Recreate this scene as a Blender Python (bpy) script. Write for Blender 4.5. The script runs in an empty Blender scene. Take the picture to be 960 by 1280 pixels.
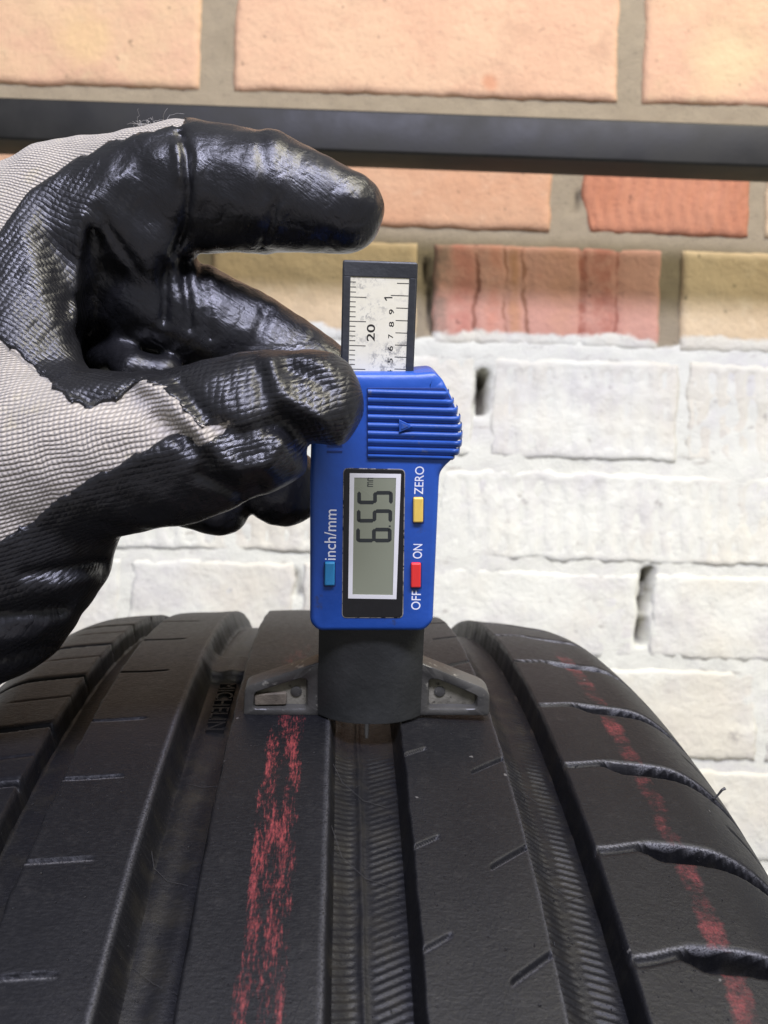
import bpy, bmesh, math, random
import numpy as np
from mathutils import Vector, Matrix

random.seed(7); rng = np.random.default_rng(7)
scene = bpy.context.scene
COL = scene.collection
MM = 0.001

# ------------------------------------------------------------------ camera
F = 1102.148                      # focal length in pixels of the 960 x 1280 photograph
RHO = math.radians(1.7)           # camera roll
CZ = 667.2                        # camera height above the floor (mm)
CX = np.array([math.cos(RHO), 0, math.sin(RHO)])
CU = np.array([-math.sin(RHO), 0, math.cos(RHO)])
CY = np.array([0, 1.0, 0])
CAM = np.array([0, 0, CZ])
def ray(u, v): return CX*(u-480)/F + CU*(640-v)/F + CY
def at(u, v, D): return CAM + D*ray(u, v)          # mm, D = distance along the view axis
def to_px(P):
    Q = P - CAM
    return 480 + F*(Q@CX)/Q[..., 1], 640 - F*(Q@CU)/Q[..., 1]

cam_d = bpy.data.cameras.new('camera'); cam = bpy.data.objects.new('camera', cam_d); COL.objects.link(cam)
cam_d.sensor_fit = 'VERTICAL'; cam_d.sensor_height = 36; cam_d.lens = 36*F/1280
cam_d.clip_start = 0.005; cam_d.clip_end = 50
M = Matrix.Identity(4)
for i in range(3):
    M[i][0] = CX[i]; M[i][1] = CU[i]; M[i][2] = -CY[i]; M[i][3] = CAM[i]*MM
cam.matrix_world = M
cam_d.dof.use_dof = True; cam_d.dof.focus_distance = 0.186; cam_d.dof.aperture_fstop = 28
scene.camera = cam

# ------------------------------------------------------------------ light
w = bpy.data.worlds.new('World'); scene.world = w; w.use_nodes = True
w.node_tree.nodes['Background'].inputs[0].default_value = (0.93, 0.95, 1.0, 1)
w.node_tree.nodes['Background'].inputs[1].default_value = 0.26
def area(name, loc, target, sx, sy, power, col):
    d = bpy.data.lights.new(name, 'AREA'); d.shape = 'RECTANGLE'; d.size = sx; d.size_y = sy
    d.energy = power; d.color = col
    o = bpy.data.objects.new(name, d); COL.objects.link(o); o.location = loc
    o.rotation_euler = (Vector(target)-Vector(loc)).to_track_quat('-Z', 'Y').to_euler()
    return o
area('cool_lamp', (0.15, -0.90, 1.82), (-0.05, 0.2, 0.7), 1.2, 0.22, 48, (0.745, 0.755, 1.0))  # unseen cool lamp high behind the camera, set for the glove highlights
area('ceiling_lamp', (0.90, -0.30, 2.2), (0.05, 0.5, 0.7), 0.9, 0.6, 27, (1.0, 0.93, 0.72))
scene.view_settings.view_transform = 'Standard'; scene.view_settings.look = 'None'
scene.view_settings.exposure = 0.10; scene.view_settings.gamma = 1
scene.render.engine = 'CYCLES'

# ------------------------------------------------------------------ material helper
class NT:
    def __init__(s, name):
        s.m = bpy.data.materials.new(name); s.m.use_nodes = True
        s.t = s.m.node_tree; s.b = s.t.nodes['Principled BSDF']
    def n(s, ty, **k):
        x = s.t.nodes.new(ty)
        for a, v in k.items(): setattr(x, a, v)
        return x
    def put(s, sock, v):
        if isinstance(v, bpy.types.NodeSocket): s.t.links.new(v, sock)
        elif isinstance(v, (tuple, list)) and len(v) == 3 and sock.type == 'RGBA': sock.default_value = (*v, 1)
        else: sock.default_value = v
    def ma(s, op, a, b=None, c=None, clamp=False):
        x = s.n('ShaderNodeMath', operation=op, use_clamp=clamp); s.put(x.inputs[0], a)
        if b is not None: s.put(x.inputs[1], b)
        if c is not None: s.put(x.inputs[2], c)
        return x.outputs[0]
    def mix(s, f, a, b):
        x = s.n('ShaderNodeMix', data_type='RGBA'); s.put(x.inputs[0], f); s.put(x.inputs[6], a); s.put(x.inputs[7], b)
        return x.outputs[2]
    def noise(s, vec, scale, detail=4, rough=0.55, out=0):
        x = s.n('ShaderNodeTexNoise'); s.put(x.inputs['Vector'], vec)
        x.inputs['Scale'].default_value = scale; x.inputs['Detail'].default_value = detail; x.inputs['Roughness'].default_value = rough
        return x.outputs[out]
    def ss(s, v, lo, hi, a=0.0, b=1.0):
        x = s.n('ShaderNodeMapRange', interpolation_type='SMOOTHSTEP'); s.put(x.inputs[0], v)
        for i, q in enumerate((lo, hi, a, b)): s.put(x.inputs[i+1], q)
        return x.outputs[0]
    def pos(s): return s.n('ShaderNodeNewGeometry').outputs['Position']
    def obj(s): return s.n('ShaderNodeTexCoord').outputs['Object']
    def uv(s): return s.n('ShaderNodeTexCoord').outputs['UV']
    def attr(s, name): return s.n('ShaderNodeAttribute', attribute_name=name).outputs['Fac']
    def sep(s, v):
        x = s.n('ShaderNodeSeparateXYZ'); s.put(x.inputs[0], v); return x.outputs
    def vmul(s, v, k):
        x = s.n('ShaderNodeVectorMath', operation='MULTIPLY'); s.put(x.inputs[0], v); x.inputs[1].default_value = k; return x.outputs[0]
    def bump(s, h, strength=0.5, dist=0.0005, prev=None):
        x = s.n('ShaderNodeBump'); s.put(x.inputs['Height'], h); x.inputs['Strength'].default_value = strength
        x.inputs['Distance'].default_value = dist
        if prev is not None: s.put(x.inputs['Normal'], prev)
        return x.outputs[0]
    def done(s, col=None, rough=None, norm=None, spec=None, metal=None, **k):
        for nm, v in (('Base Color', col), ('Roughness', rough), ('Normal', norm), ('Specular IOR Level', spec), ('Metallic', metal)):
            if v is not None: s.put(s.b.inputs[nm], v)
        for nm, v in k.items(): s.put(s.b.inputs[nm.replace('_', ' ')], v)
        return s.m

def plain(name, col, rough=0.5, var=0.25, scale=400, bumpk=0.15, metal=0.0, spec=0.5, wear=None, wearamt=0.62):
    t = NT(name); p = t.obj()
    n1 = t.noise(p, scale*0.25, 5); n2 = t.noise(p, scale*3, 3)
    c = t.mix(t.ss(n1, 0.3, 0.7), tuple(x*(1-var) for x in col), tuple(min(1, x*(1+var)) for x in col))
    if wear is not None:
        c = t.mix(t.ss(t.noise(p, scale*0.8, 8, 0.7), wearamt, wearamt+0.08), c, wear)
    r = t.ss(n1, 0.25, 0.75, max(0.02, rough-0.09), min(1, rough+0.09))
    return t.done(c, r, t.bump(n2, bumpk, 0.0002), spec, metal)

# ------------------------------------------------------------------ object helpers
def tag(o, label=None, cat=None, kind=None):
    if label: o['label'] = label
    if cat: o['category'] = cat
    if kind: o['kind'] = kind
    return o
def empty(name, loc=(0, 0, 0)):
    o = bpy.data.objects.new(name, None); COL.objects.link(o); o.location = loc; o.empty_display_size = 0.01
    return o
def mk(name, verts, faces, mat, parent=None, smooth=True, angle=32):
    me = bpy.data.meshes.new(name)
    V = np.asarray(verts, float)*MM
    me.from_pydata(V.tolist(), [], [list(map(int, f)) for f in faces]); me.update()
    if smooth:
        me.shade_smooth()
        if angle: me.set_sharp_from_angle(angle=math.radians(angle))
    if mat: me.materials.append(mat)
    o = bpy.data.objects.new(name, me); COL.objects.link(o); o.parent = parent
    return o
def mk_np(name, V, Q, mat, parent=None, uv=None, attrs=None, smooth=True):
    """fast mesh from numpy quads (mm)"""
    me = bpy.data.meshes.new(name)
    me.vertices.add(len(V)); me.vertices.foreach_set('co', (np.asarray(V, np.float32)*MM).ravel())
    k = Q.shape[1]
    me.loops.add(Q.size); me.loops.foreach_set('vertex_index', Q.astype(np.int32).ravel())
    me.polygons.add(len(Q)); me.polygons.foreach_set('loop_start', np.arange(0, Q.size, k, dtype=np.int32))
    try: me.polygons.foreach_set('loop_total', np.full(len(Q), k, np.int32))
    except Exception: pass
    me.update(calc_edges=True); me.validate()
    if smooth: me.shade_smooth()
    if uv is not None:
        l = me.uv_layers.new(name='UVMap'); l.data.foreach_set('uv', uv[Q.ravel()].astype(np.float32).ravel())
    for nm, a in (attrs or {}).items():
        q = me.attributes.new(nm, 'FLOAT', 'POINT'); q.data.foreach_set('value', a.astype(np.float32))
    if mat: me.materials.append(mat)
    o = bpy.data.objects.new(name, me); COL.objects.link(o); o.parent = parent
    return o

def poly_area(P): return 0.5*sum(P[i][0]*P[(i+1) % len(P)][1]-P[(i+1) % len(P)][0]*P[i][1] for i in range(len(P)))
def rounded(P, r, n=5):
    """round the corners of a polygon; r a number or one per corner"""
    P = [np.array(p, float) for p in P]; out = []; N = len(P)
    for i in range(N):
        ri = r[i] if isinstance(r, (list, tuple)) else r
        a, b, c = P[i-1], P[i], P[(i+1) % N]
        if ri <= 0: out.append(b); continue
        d1 = (a-b)/np.linalg.norm(a-b); d2 = (c-b)/np.linalg.norm(c-b)
        k = min(ri, 0.45*np.linalg.norm(a-b), 0.45*np.linalg.norm(c-b))
        p1 = b+d1*k; p2 = b+d2*k
        for j in range(n+1):
            t = j/n; out.append((1-t)**2*p1+2*t*(1-t)*b+t*t*p2)
    return out
def inset(P, d):
    """offset inward by d (number or per point); P counter-clockwise"""
    N = len(P); out = []
    for i in range(N):
        a, b, c = P[i-1], P[i], P[(i+1) % N]
        t1 = b-a; t1 = t1/(np.linalg.norm(t1)+1e-9); t2 = c-b; t2 = t2/(np.linalg.norm(t2)+1e-9)
        n1 = np.array([-t1[1], t1[0]]); n2 = np.array([-t2[1], t2[0]])
        n = n1+n2; L = np.linalg.norm(n); n = n/L if L > 1e-6 else n1
        k = (d[i] if hasattr(d, '__len__') else d)/max(0.5, n@n1)
        out.append(b+n*k)
    return out
def prism(name, P, y0, y1, mat, parent, bev=0.3, bev_back=None, angle=32):
    """extrude an outline in local (x, z) from y0 (towards the viewer) to y1, with a rounded front edge"""
    P = [np.array(p, float) for p in P]
    if poly_area(P) < 0: P = P[::-1]
    bm_ = bev; bb = np.max(bev) if bev_back is None else bev_back
    bmx = float(np.max(bm_))
    bscale = np.array(bm_) if hasattr(bm_, '__len__') else bm_
    rings = []
    for t in (90, 60, 30, 0):
        a = math.radians(t)
        rings.append((inset(P, (1-math.cos(a))*bscale), y0+bmx*(1-math.sin(a))))
    rings.append((P, y1-bb)); rings.append((inset(P, bb*0.9), y1))
    V = []; Fc = []; N = len(P)
    for R_, y in rings:
        V += [(p[0], y, p[1]) for p in R_]
    for k in range(len(rings)-1):
        for i in range(N):
            j = (i+1) % N
            Fc.append((k*N+i, (k+1)*N+i, (k+1)*N+j, k*N+j))
    Fc = [f[::-1] for f in Fc]
    Fc.append(list(range(N))); Fc.append(list(range((len(rings)-1)*N, len(rings)*N))[::-1])
    return mk(name, V, Fc, mat, parent, True, angle)
def tube(pts, rad, n=8):
    """verts, faces of a tube along pts (mm); rad number or list"""
    pts = [np.array(p, float) for p in pts]; V = []; Fc = []
    ref = np.array([0.3, 0.2, 0.93])
    for i, p in enumerate(pts):
        d = pts[min(i+1, len(pts)-1)]-pts[max(i-1, 0)]; d /= np.linalg.norm(d)+1e-9
        a = np.cross(d, ref); a /= np.linalg.norm(a)+1e-9; b = np.cross(d, a)
        r = rad[i] if hasattr(rad, '__len__') else rad
        for k in range(n):
            t = 2*math.pi*k/n; V.append(p+r*(math.cos(t)*a+math.sin(t)*b))
    for i in range(len(pts)-1):
        for k in range(n):
            Fc.append((i*n+k, i*n+(k+1) % n, (i+1)*n+(k+1) % n, (i+1)*n+k))
    Fc.append(list(range(n))[::-1]); Fc.append([(len(pts)-1)*n+k for k in range(n)])
    return V, Fc
def text_shape(body, bold=0.0):
    c = bpy.data.curves.new('lettering', 'FONT'); c.body = body; c.resolution_u = 5; c.offset = bold
    o = bpy.data.objects.new('lettering', c); COL.objects.link(o)
    dg = bpy.context.evaluated_depsgraph_get(); dg.update()
    me = bpy.data.meshes.new_from_object(o.evaluated_get(dg))
    V = np.array([v.co[:2] for v in me.vertices]); Fc = [list(p.vertices) for p in me.polygons]
    bpy.data.objects.remove(o); bpy.data.curves.remove(c); bpy.data.meshes.remove(me)
    V = (V-V.min(0))/(V.max(0)-V.min(0))
    return V, Fc

# ================================================================== FLOOR
t = NT('concrete'); p = t.pos()
n1 = t.noise(p, 6, 8); conc = t.done(t.mix(n1, (0.22, 0.21, 0.19), (0.36, 0.34, 0.31)), 0.85, t.bump(t.noise(p, 120, 6), 0.4, 0.002))
fl = mk('floor', [(-1500, -1500, 0), (1500, -1500, 0), (1500, 640, 0), (-1500, 640, 0)], [(0, 1, 2, 3)], conc, None, False)
tag(fl, 'grey concrete floor under the tyre', 'floor', 'structure')

# ================================================================== BRICK WALL
WD = 616.0            # distance of the brick faces from the camera (mm)
wall = empty('brick_wall', (0, WD*MM, 0))
tag(wall, 'brick wall, bare orange brick above and white painted brick below', 'wall')
def wpt(u, v):        # pixel -> (x, z) on the plane of the brick faces
    q = at(u, v, WD); return q[0], q[2]
PAINT_Z = wpt(680, 419)[1]
def paint_mask(t, p, off=0.0):
    s = t.sep(p)
    e = t.ma('ADD', s[2], t.ma('MULTIPLY', t.ma('SUBTRACT', t.noise(p, 28, 6, 0.6), 0.5), 0.028))
    e = t.ma('ADD', e, t.ma('MULTIPLY', s[0], -0.004))
    return t.ss(e, PAINT_Z*MM+0.0018+off, PAINT_Z*MM-0.0018+off)
WHITE = (0.74, 0.735, 0.60)
def brick_mat(name, c1, c2, c3, stripes=None, spot=None):
    t = NT(name); p = t.pos()
    a = t.noise(p, 13, 4); b = t.noise(p, 70, 6, 0.65); d = t.noise(p, 420, 4, 0.7)
    c = t.mix(t.ss(a, 0.35, 0.65), c1, c2)
    c = t.mix(t.ma('MULTIPLY', t.ss(b, 0.52, 0.75), 0.7), c, c3)
    c = t.mix(t.ma('MULTIPLY', t.ss(d, 0.60, 0.70), 0.5), c, tuple(x*0.5 for x in c1))
    c = t.mix(t.ma('MULTIPLY', t.ss(t.noise(p, 22, 7, 0.68), 0.52, 0.70), 0.45), c, tuple(x*0.72 for x in c1))
    c = t.mix(t.ma('MULTIPLY', t.ss(t.noise(p, 95, 3, 0.5), 0.70, 0.74), 0.7), c, tuple(x*0.35 for x in c1))
    if stripes:
        px = t.sep(p)[0]
        for x0, wd, col, k in stripes:
            jit = t.ma('MULTIPLY', t.ma('SUBTRACT', t.noise(p, 40, 5), 0.5), 0.013)
            dd = t.ma('ABSOLUTE', t.ma('SUBTRACT', t.ma('ADD', px, jit), x0*MM))
            c = t.mix(t.ma('MULTIPLY', t.ma('MULTIPLY', t.ss(dd, wd*MM*1.15, wd*MM*0.2), t.ss(t.noise(p, 60, 5, .6), 0.30, 0.58)), k), c, col)
    if spot:
        for sx, sz, sr, col in spot:
            s = t.sep(p)
            dx = t.ma('SUBTRACT', s[0], sx*MM); dz = t.ma('SUBTRACT', s[2], sz*MM)
            r2 = t.ma('SQRT', t.ma('ADD', t.ma('MULTIPLY', dx, dx), t.ma('MULTIPLY', dz, dz)))
            r2 = t.ma('ADD', r2, t.ma('MULTIPLY', t.ma('SUBTRACT', b, 0.5), sr*MM))
            c = t.mix(t.ma('MULTIPLY', t.ss(r2, sr*MM, sr*MM*0.25), 0.5), c, col)
    pm = paint_mask(t, p)
    wv = t.mix(t.ss(t.noise(p, 24, 7, 0.65), 0.40, 0.68), WHITE, (0.62, 0.60, 0.52))
    wv = t.mix(t.ma('MULTIPLY', t.ss(t.noise(p, 9, 5, 0.6), 0.40, 0.68), 0.7), wv, (0.68, 0.625, 0.46))
    wv = t.mix(t.ma('MULTIPLY', t.ss(t.noise(p, 55, 8, 0.72), 0.61, 0.70), 0.7), wv, (0.36, 0.33, 0.27))
    col = t.mix(pm, c, wv)
    bm1 = t.bump(t.noise(p, 260, 6, 0.65), 0.6, 0.0014, t.bump(t.noise(p, 45, 5, 0.6), 0.5, 0.004))
    return t.done(col, t.mix(pm, (0.85,)*3, (0.6,)*3), bm1, 0.3)
def hexa(r, g, b):   # sRGB 0-255 -> linear
    f = lambda x: ((x/255+0.055)/1.055)**2.4 if x > 10 else x/255/12.92
    return (f(r), f(g), f(b))
B_PEACH = brick_mat('peach_brick', hexa(202, 163, 129), hexa(205, 171, 135), hexa(194, 152, 120), spot=[(*wpt(612, 103), 8, hexa(185, 115, 76))])
B_PEACH2 = brick_mat('pale_peach_brick', hexa(203, 171, 131), hexa(202, 162, 129), hexa(205, 178, 137), spot=[(*wpt(905, 75), 32, hexa(203, 188, 141)), (*wpt(105, 45), 28, hexa(207, 178, 124))])
B_ORANGE = brick_mat('orange_brick', hexa(196, 159, 124), hexa(189, 145, 110), hexa(200, 167, 134))
B_DEEP = brick_mat('deep_orange_brick', hexa(181, 125, 94), hexa(171, 112, 81), hexa(187, 134, 103))
B_CREAM = brick_mat('cream_brick', hexa(214, 191, 151), hexa(206, 182, 142), hexa(222, 202, 164))
st = []
for u, wd, cc, k in [(578, 14, hexa(187, 120, 101), .7), (596, 2.2, hexa(114, 66, 46), .75), (620, 7, hexa(200, 135, 108), .6), (634, 1.8, hexa(133, 85, 55), .7), (646, 5, hexa(191, 139, 95), .6),
                     (658, 1.8, hexa(122, 78, 51), .7), (700, 14, hexa(196, 148, 119), .6), (727, 4, hexa(143, 68, 47), .7), (752, 15, hexa(169, 107, 88), .8), (772, 2, hexa(126, 61, 44), .6), (800, 10, hexa(196, 150, 128), .6),
                     (548, 10, hexa(143, 122, 103), .8)]:
    st.append((wpt(u, 365)[0], wd, cc, k))
B_STRIPE = brick_mat('striped_brick', hexa(202, 156, 134), hexa(198, 148, 126), hexa(194, 137, 114), stripes=st)
# rows: (top y, bottom y at x=480 in the photograph's pixels, [(left, right, material, relief)])
rows = [(-250, -95, [(-480, 60, B_PEACH2, 0), (95, 575, B_PEACH, 0), (605, 1090, B_PEACH2, 0), (1120, 1500, B_PEACH, 0)]),
        (-68, 117, [(-230, 254, B_PEACH2, 0), (291, 777, B_PEACH, 0), (804, 1290, B_PEACH2, 0)]),
        (143, 282, [(-300, 196, B_ORANGE, 0), (226, 692, B_ORANGE, 0), (727, 941, B_DEEP, 2), (958, 1400, B_CREAM, 0)]),
        (302, 428, [(-250, 232, B_CREAM, 0), (262, 522, B_CREAM, 0), (540, 828, B_STRIPE, 3), (850, 1310, B_CREAM, 0)]),
        (443, 566, [(-260, 210, B_CREAM, 1), (228, 594, B_CREAM, 0), (612, 848, B_CREAM, 1), (858, 1330, B_CREAM, 1)]),
        (584, 694, [(-120, 96, B_CREAM, 0), (110, 540, B_CREAM, 1), (548, 985, B_CREAM, 1), (1000, 1400, B_CREAM, 0)]),
        (708, 812, [(-280, 150, B_CREAM, 0), (160, 366, B_CREAM, 0), (376, 797, B_CREAM, 0), (813, 1260, B_CREAM, 0)]),
        (828, 938, [(-180, 240, B_CREAM, 0), (255, 690, B_CREAM, 0), (704, 948, B_CREAM, 0), (960, 1390, B_CREAM, 1)]),
        (952, 1062, [(-280, 150, B_CREAM, 0), (165, 580, B_CREAM, 0), (595, 1030, B_CREAM, 0), (1045, 1470, B_CREAM, 0)]),
        (1076, 1186, [(-180, 240, B_CREAM, 0), (255, 690, B_CREAM, 1), (704, 1140, B_CREAM, 0), (1155, 1480, B_CREAM, 0)]),
        (1200, 1310, [(-280, 150, B_CREAM, 0), (165, 580, B_CREAM, 0), (595, 1030, B_CREAM, 0), (1045, 1470, B_CREAM, 0)]),
        (1324, 1434, [(-180, 240, B_CREAM, 0), (255, 690, B_CREAM, 0), (704, 1140, B_CREAM, 0), (1155, 1480, B_CREAM, 0)]),
        (1448, 1558, [(-280, 150, B_CREAM, 0), (165, 580, B_CREAM, 0), (595, 1030, B_CREAM, 0), (1045, 1470, B_CREAM, 0)]),
        (1572, 1682, [(-180, 240, B_CREAM, 0), (255, 690, B_CREAM, 0), (704, 1140, B_CREAM, 0), (1155, 1480, B_CREAM, 0)]),
        (1696, 1795, [(-280, 150, B_CREAM, 0), (165, 580, B_CREAM, 0), (595, 1030, B_CREAM, 0), (1045, 1470, B_CREAM, 0)])]
def lownoise(x, z, seed, sc):
    r_ = np.random.default_rng(seed); o = 0
    for k in range(6):
        a = r_.uniform(0, 6.28); fr = sc*r_.uniform(0.5, 2.2); o = o+np.sin((x*math.cos(a)+z*math.sin(a))*fr+r_.uniform(0, 6.28))
    return o/6
def make_brick(u0, u1, v0, v1, mat, relief, seed):
    x0, z0 = wpt(u0, v1)[0], wpt(480, v1)[1]; x1, z1 = wpt(u1, v0)[0], wpt(480, v0)[1]
    painted = (z0+z1)/2 < PAINT_Z
    nx, nz = max(8, int((x1-x0)/2.6)), max(8, int((z1-z0)/2.6))
    X, Z = np.meshgrid(np.linspace(x0, x1, nx), np.linspace(z0, z1, nz), indexing='ij')
    # ragged outline
    ed = np.minimum(np.minimum(X-x0, x1-X), np.minimum(Z-z0, z1-Z))
    Y = (3.2 if painted else 2.0)*np.exp(-ed/1.3) + 0.5*lownoise(X, Z, seed, 0.06) + 0.25*lownoise(X, Z, seed+50, 0.3)
    jx = 0.9*lownoise(Z, Z*0+seed, seed+1, 0.15)+0.5*lownoise(Z, X*0, seed+2, 0.5); jz = 0.8*lownoise(X, X*0, seed+3, 0.12)+0.5*lownoise(X, X*0, seed+4, 0.5)
    wl = np.clip(1-ed/8, 0, 1)*(2.6 if painted else 1.3)
    Xs = X+jx*wl; Zs = Z+jz*wl
    if relief == 1:      # rows of pressed dimples
        r_ = np.random.default_rng(seed+9); ph = r_.uniform(0, 6)
        rw = (Z-z0)/(z1-z0)*3.0
        Y = Y+2.5*np.maximum(0, np.sin(2*np.pi*X/13.5+ph+0.5*np.floor(rw)))*np.sin(np.pi*(rw % 1))**0.7*np.clip((ed-3)/5, 0, 1)*(0.6+0.5*lownoise(X, Z, seed+8, 0.04))
    if relief == 2:
        Y = Y+1.0*np.sin(2*np.pi*X/9.0+1.2*np.sin(Z/5.0))*np.clip(ed/5, 0, 1)
        Xs = Xs+np.where(X < x0+12, 7*(0.5+0.5*np.sin((Z-z0)/11.0+2))*np.clip(1-(X-x0)/12, 0, 1), 0)
    if relief == 3:
        for u in (596, 634, 658, 772, 727):
            Y = Y+1.6*np.exp(-((X-wpt(u, 365)[0]+0.8*lownoise(Z, Z*0, seed+u, .1))/1.3)**2)
    if painted: Y = Y-2.6*np.exp(-ed/1.3)+0.9*lownoise(X, Z, 333, 0.05)+0.5*lownoise(X, Z, 334, 0.16)
    front = np.stack([Xs, Y-0.0, Zs], -1).reshape(-1, 3)
    idx = np.arange(nx*nz).reshape(nx, nz)
    Q = np.stack([idx[:-1, :-1], idx[1:, :-1], idx[1:, 1:], idx[:-1, 1:]], -1).reshape(-1, 4)
    loop = list(idx[:, 0])+list(idx[-1, 1:])+list(idx[-2::-1, -1])+list(idx[0, -2:0:-1])
    back = front[loop]+np.array([0, 34.0, 0]); back[:, 1] = 36
    nb = len(front); L = len(loop)
    S = np.array([(loop[i], nb+i, nb+(i+1) % L, loop[(i+1) % L]) for i in range(L)])
    V = np.concatenate([front, back]); Qa = np.concatenate([Q, S])
    return mk_np('brick', V, Qa, mat, wall)
sd = 100
for v0, v1, bs in rows:
    for u0, u1, m_, rel in bs:
        sd += 13
        make_brick(u0, u1, v0, v1, m_, rel, sd)
# mortar: one rough sheet behind the brick faces
t = NT('mortar'); p = t.pos()
mc = t.mix(t.noise(p, 40, 6), hexa(138, 126, 102), hexa(160, 147, 121))
mc = t.mix(t.ma('MULTIPLY', t.ss(t.noise(p, 300, 6, 0.7), 0.55, 0.7), 0.5), mc, hexa(112, 102, 86))
pm = paint_mask(t, p, -0.004)
wv = t.mix(t.ss(t.noise(p, 30, 6, 0.6), 0.45, 0.75), WHITE, (0.66, 0.64, 0.56))
wv = t.mix(t.ma('MULTIPLY', t.ss(t.noise(t.vmul(p, (1, 1, 3)), 34, 8, 0.7), 0.56, 0.68), 0.7), wv, (0.36, 0.32, 0.25))
dark = t.attr('hole')
col = t.mix(dark, t.mix(pm, mc, wv), (0.07, 0.055, 0.035))
mortar_m = t.done(col, 0.9, t.bump(t.noise(p, 500, 6, 0.7), 0.6, 0.0015), 0.2)
xs = np.arange(-520, 560, 3.4); zs = np.concatenate([np.arange(0, 500, 12), np.arange(500, 1180, 2.6)])
X, Z = np.meshgrid(xs, zs, indexing='ij')
pnt = 1/(1+np.exp((Z-PAINT_Z+4+3*lownoise(X, Z, 5, .08))/1.5))
Y = (2.5*(1-pnt)+0.75*pnt) + pnt*(0.9*lownoise(X, Z, 333, 0.05)+0.5*lownoise(X, Z, 334, 0.16)) + 0.8*lownoise(X, Z, 21, 0.06)+pnt*0.9*lownoise(X, Z, 23, 0.035)+0.6*lownoise(X, Z, 22, 0.35)
hole = np.zeros_like(X)
def hol(pts, wpx, depth):
    global Y, hole
    q = [wpt(*a) for a in pts]; d = np.full(X.shape, 1e9)
    for (ax, az), (bx, bz) in zip(q[:-1], q[1:]):
        L2 = (bx-ax)**2+(bz-az)**2; tt = np.clip(((X-ax)*(bx-ax)+(Z-az)*(bz-az))/L2, 0, 1)
        d = np.minimum(d, np.hypot(X-ax-tt*(bx-ax), Z-az-tt*(bz-az)))
    wmm = wpx/1.79
    m_ = 1/(1+np.exp((d-wmm*(1+0.35*lownoise(X, Z, 77, .5)))/0.6)); Y = Y+depth*m_; hole = np.maximum(hole, m_)
hol([(603, 470), (601, 512)], 6.0, 26)
hol([(810, 716), (806, 745), (799, 768), (802, 800)], 5.0, 22)
hol([(370, 716), (372, 742)], 2.6, 7)
hol([(720, 262), (724, 240)], 2.0, 4)
hol([(532, 326), (536, 375), (541, 412)], 3.0, 9)
V = np.stack([X, Y, Z], -1).reshape(-1, 3); idx = np.arange(X.size).reshape(X.shape)
Q = np.stack([idx[:-1, :-1], idx[1:, :-1], idx[1:, 1:], idx[:-1, 1:]], -1).reshape(-1, 4)
mk_np('mortar', V, Q, mortar_m, wall, attrs={'hole': hole.ravel()})
mk('wall_core', [(-520, 37, 0), (560, 37, 0), (560, 37, 1180), (-520, 37, 1180), (-520, 120, 0), (560, 120, 0), (560, 120, 1180), (-520, 120, 1180)],
   [(0, 1, 2, 3), (5, 4, 7, 6), (4, 0, 3, 7), (1, 5, 6, 2), (3, 2, 6, 7), (4, 5, 1, 0)], mortar_m, wall, False)

# ================================================================== METAL RAIL
steel_dark = plain('dark_painted_steel', (0.0155, 0.0150, 0.0115), 0.5, 0.3, 120, 0.3, 0.0, 0.25, (0.20, 0.20, 0.17), 0.70)
RD = 522.0
p0 = at(-420, 131.7, RD); p1 = at(1380, 197.4, RD)
rail = empty('metal_rail', tuple(((p0+p1)/2)*MM))
tag(rail, 'dark grey square steel rail running across in front of the bricks', 'rail')
dx = (p1-p0); Lr = np.linalg.norm(dx); ang = math.atan2(dx[2], dx[0]); yaw_r = math.atan2(dx[1], dx[0])
rail.rotation_euler = (0, -ang, 0)
def box_bev(name, c, s, b, mat, parent):
    bm = bmesh.new(); bmesh.ops.create_cube(bm, size=1)
    for v in bm.verts: v.co = Vector([(c[i]+v.co[i]*s[i])*MM for i in range(3)])
    bmesh.ops.bevel(bm, geom=bm.edges[:], offset=b*MM, segments=4, profile=0.5, affect='EDGES')
    me = bpy.data.meshes.new(name); bm.to_mesh(me); bm.free(); me.shade_smooth(); me.set_sharp_from_angle(angle=math.radians(35))
    me.materials.append(mat); o = bpy.data.objects.new(name, me); COL.objects.link(o); o.parent = parent; return o
box_bev('tube', (0, 12.5, 0), (Lr, 25, 25), 1.7, steel_dark, rail)
for sgn in (-1, 1):
    box_bev('wall_bracket', (sgn*(Lr/2-20), 25+(WD-RD-25)/2+2, 0), (30, WD-RD-21, 20), 1.5, steel_dark, rail)

# ================================================================== TYRE
TR = 316.0
TC = np.array([-17.547, 290.368, -351.078])+CAM
yaw, tilt = 0.058, -0.003
TA = np.array([math.cos(yaw)*math.cos(tilt), math.sin(yaw)*math.cos(tilt), math.sin(tilt)])
TU = np.array([0, 0, 1.0]); TU = TU-TA*(TU@TA); TU /= np.linalg.norm(TU); TT = np.cross(TA, TU)
def tdrop(x): return x**2/(2*635.5)+0.032*np.maximum(0, np.abs(x)-75.2)**2
TBASE = TC*np.array([1, 1, 0])
tyre = empty('tyre', tuple(TBASE*MM))
tag(tyre, 'worn black car tyre with red paint marks on its tread', 'tyre')
def tpos(x, u, h):
    """lateral x, arc length u, height h over the tread surface (mm), relative to the tyre's base"""
    th = u/TR; r = TR-tdrop(x)+h
    return (TC-TBASE)+x[..., None]*TA+(r*np.cos(th))[..., None]*TU+(r*np.sin(th))[..., None]*TT
# grooves: left edge, right edge, depth, left wall run, right wall run
GR = [(-62.4, -53.7, 6.2, 1.1, 0.9), (-34.5, -21.5, 6.6, 3.4, 1.3), (0.4, 16.8, 6.6, 1.5, 1.6), (38.5, 51.9, 6.6, 1.2, 1.2)]
def sst(a, b, x): t_ = np.clip((x-a)/(b-a), 0, 1); return t_*t_*(3-2*t_)
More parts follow.
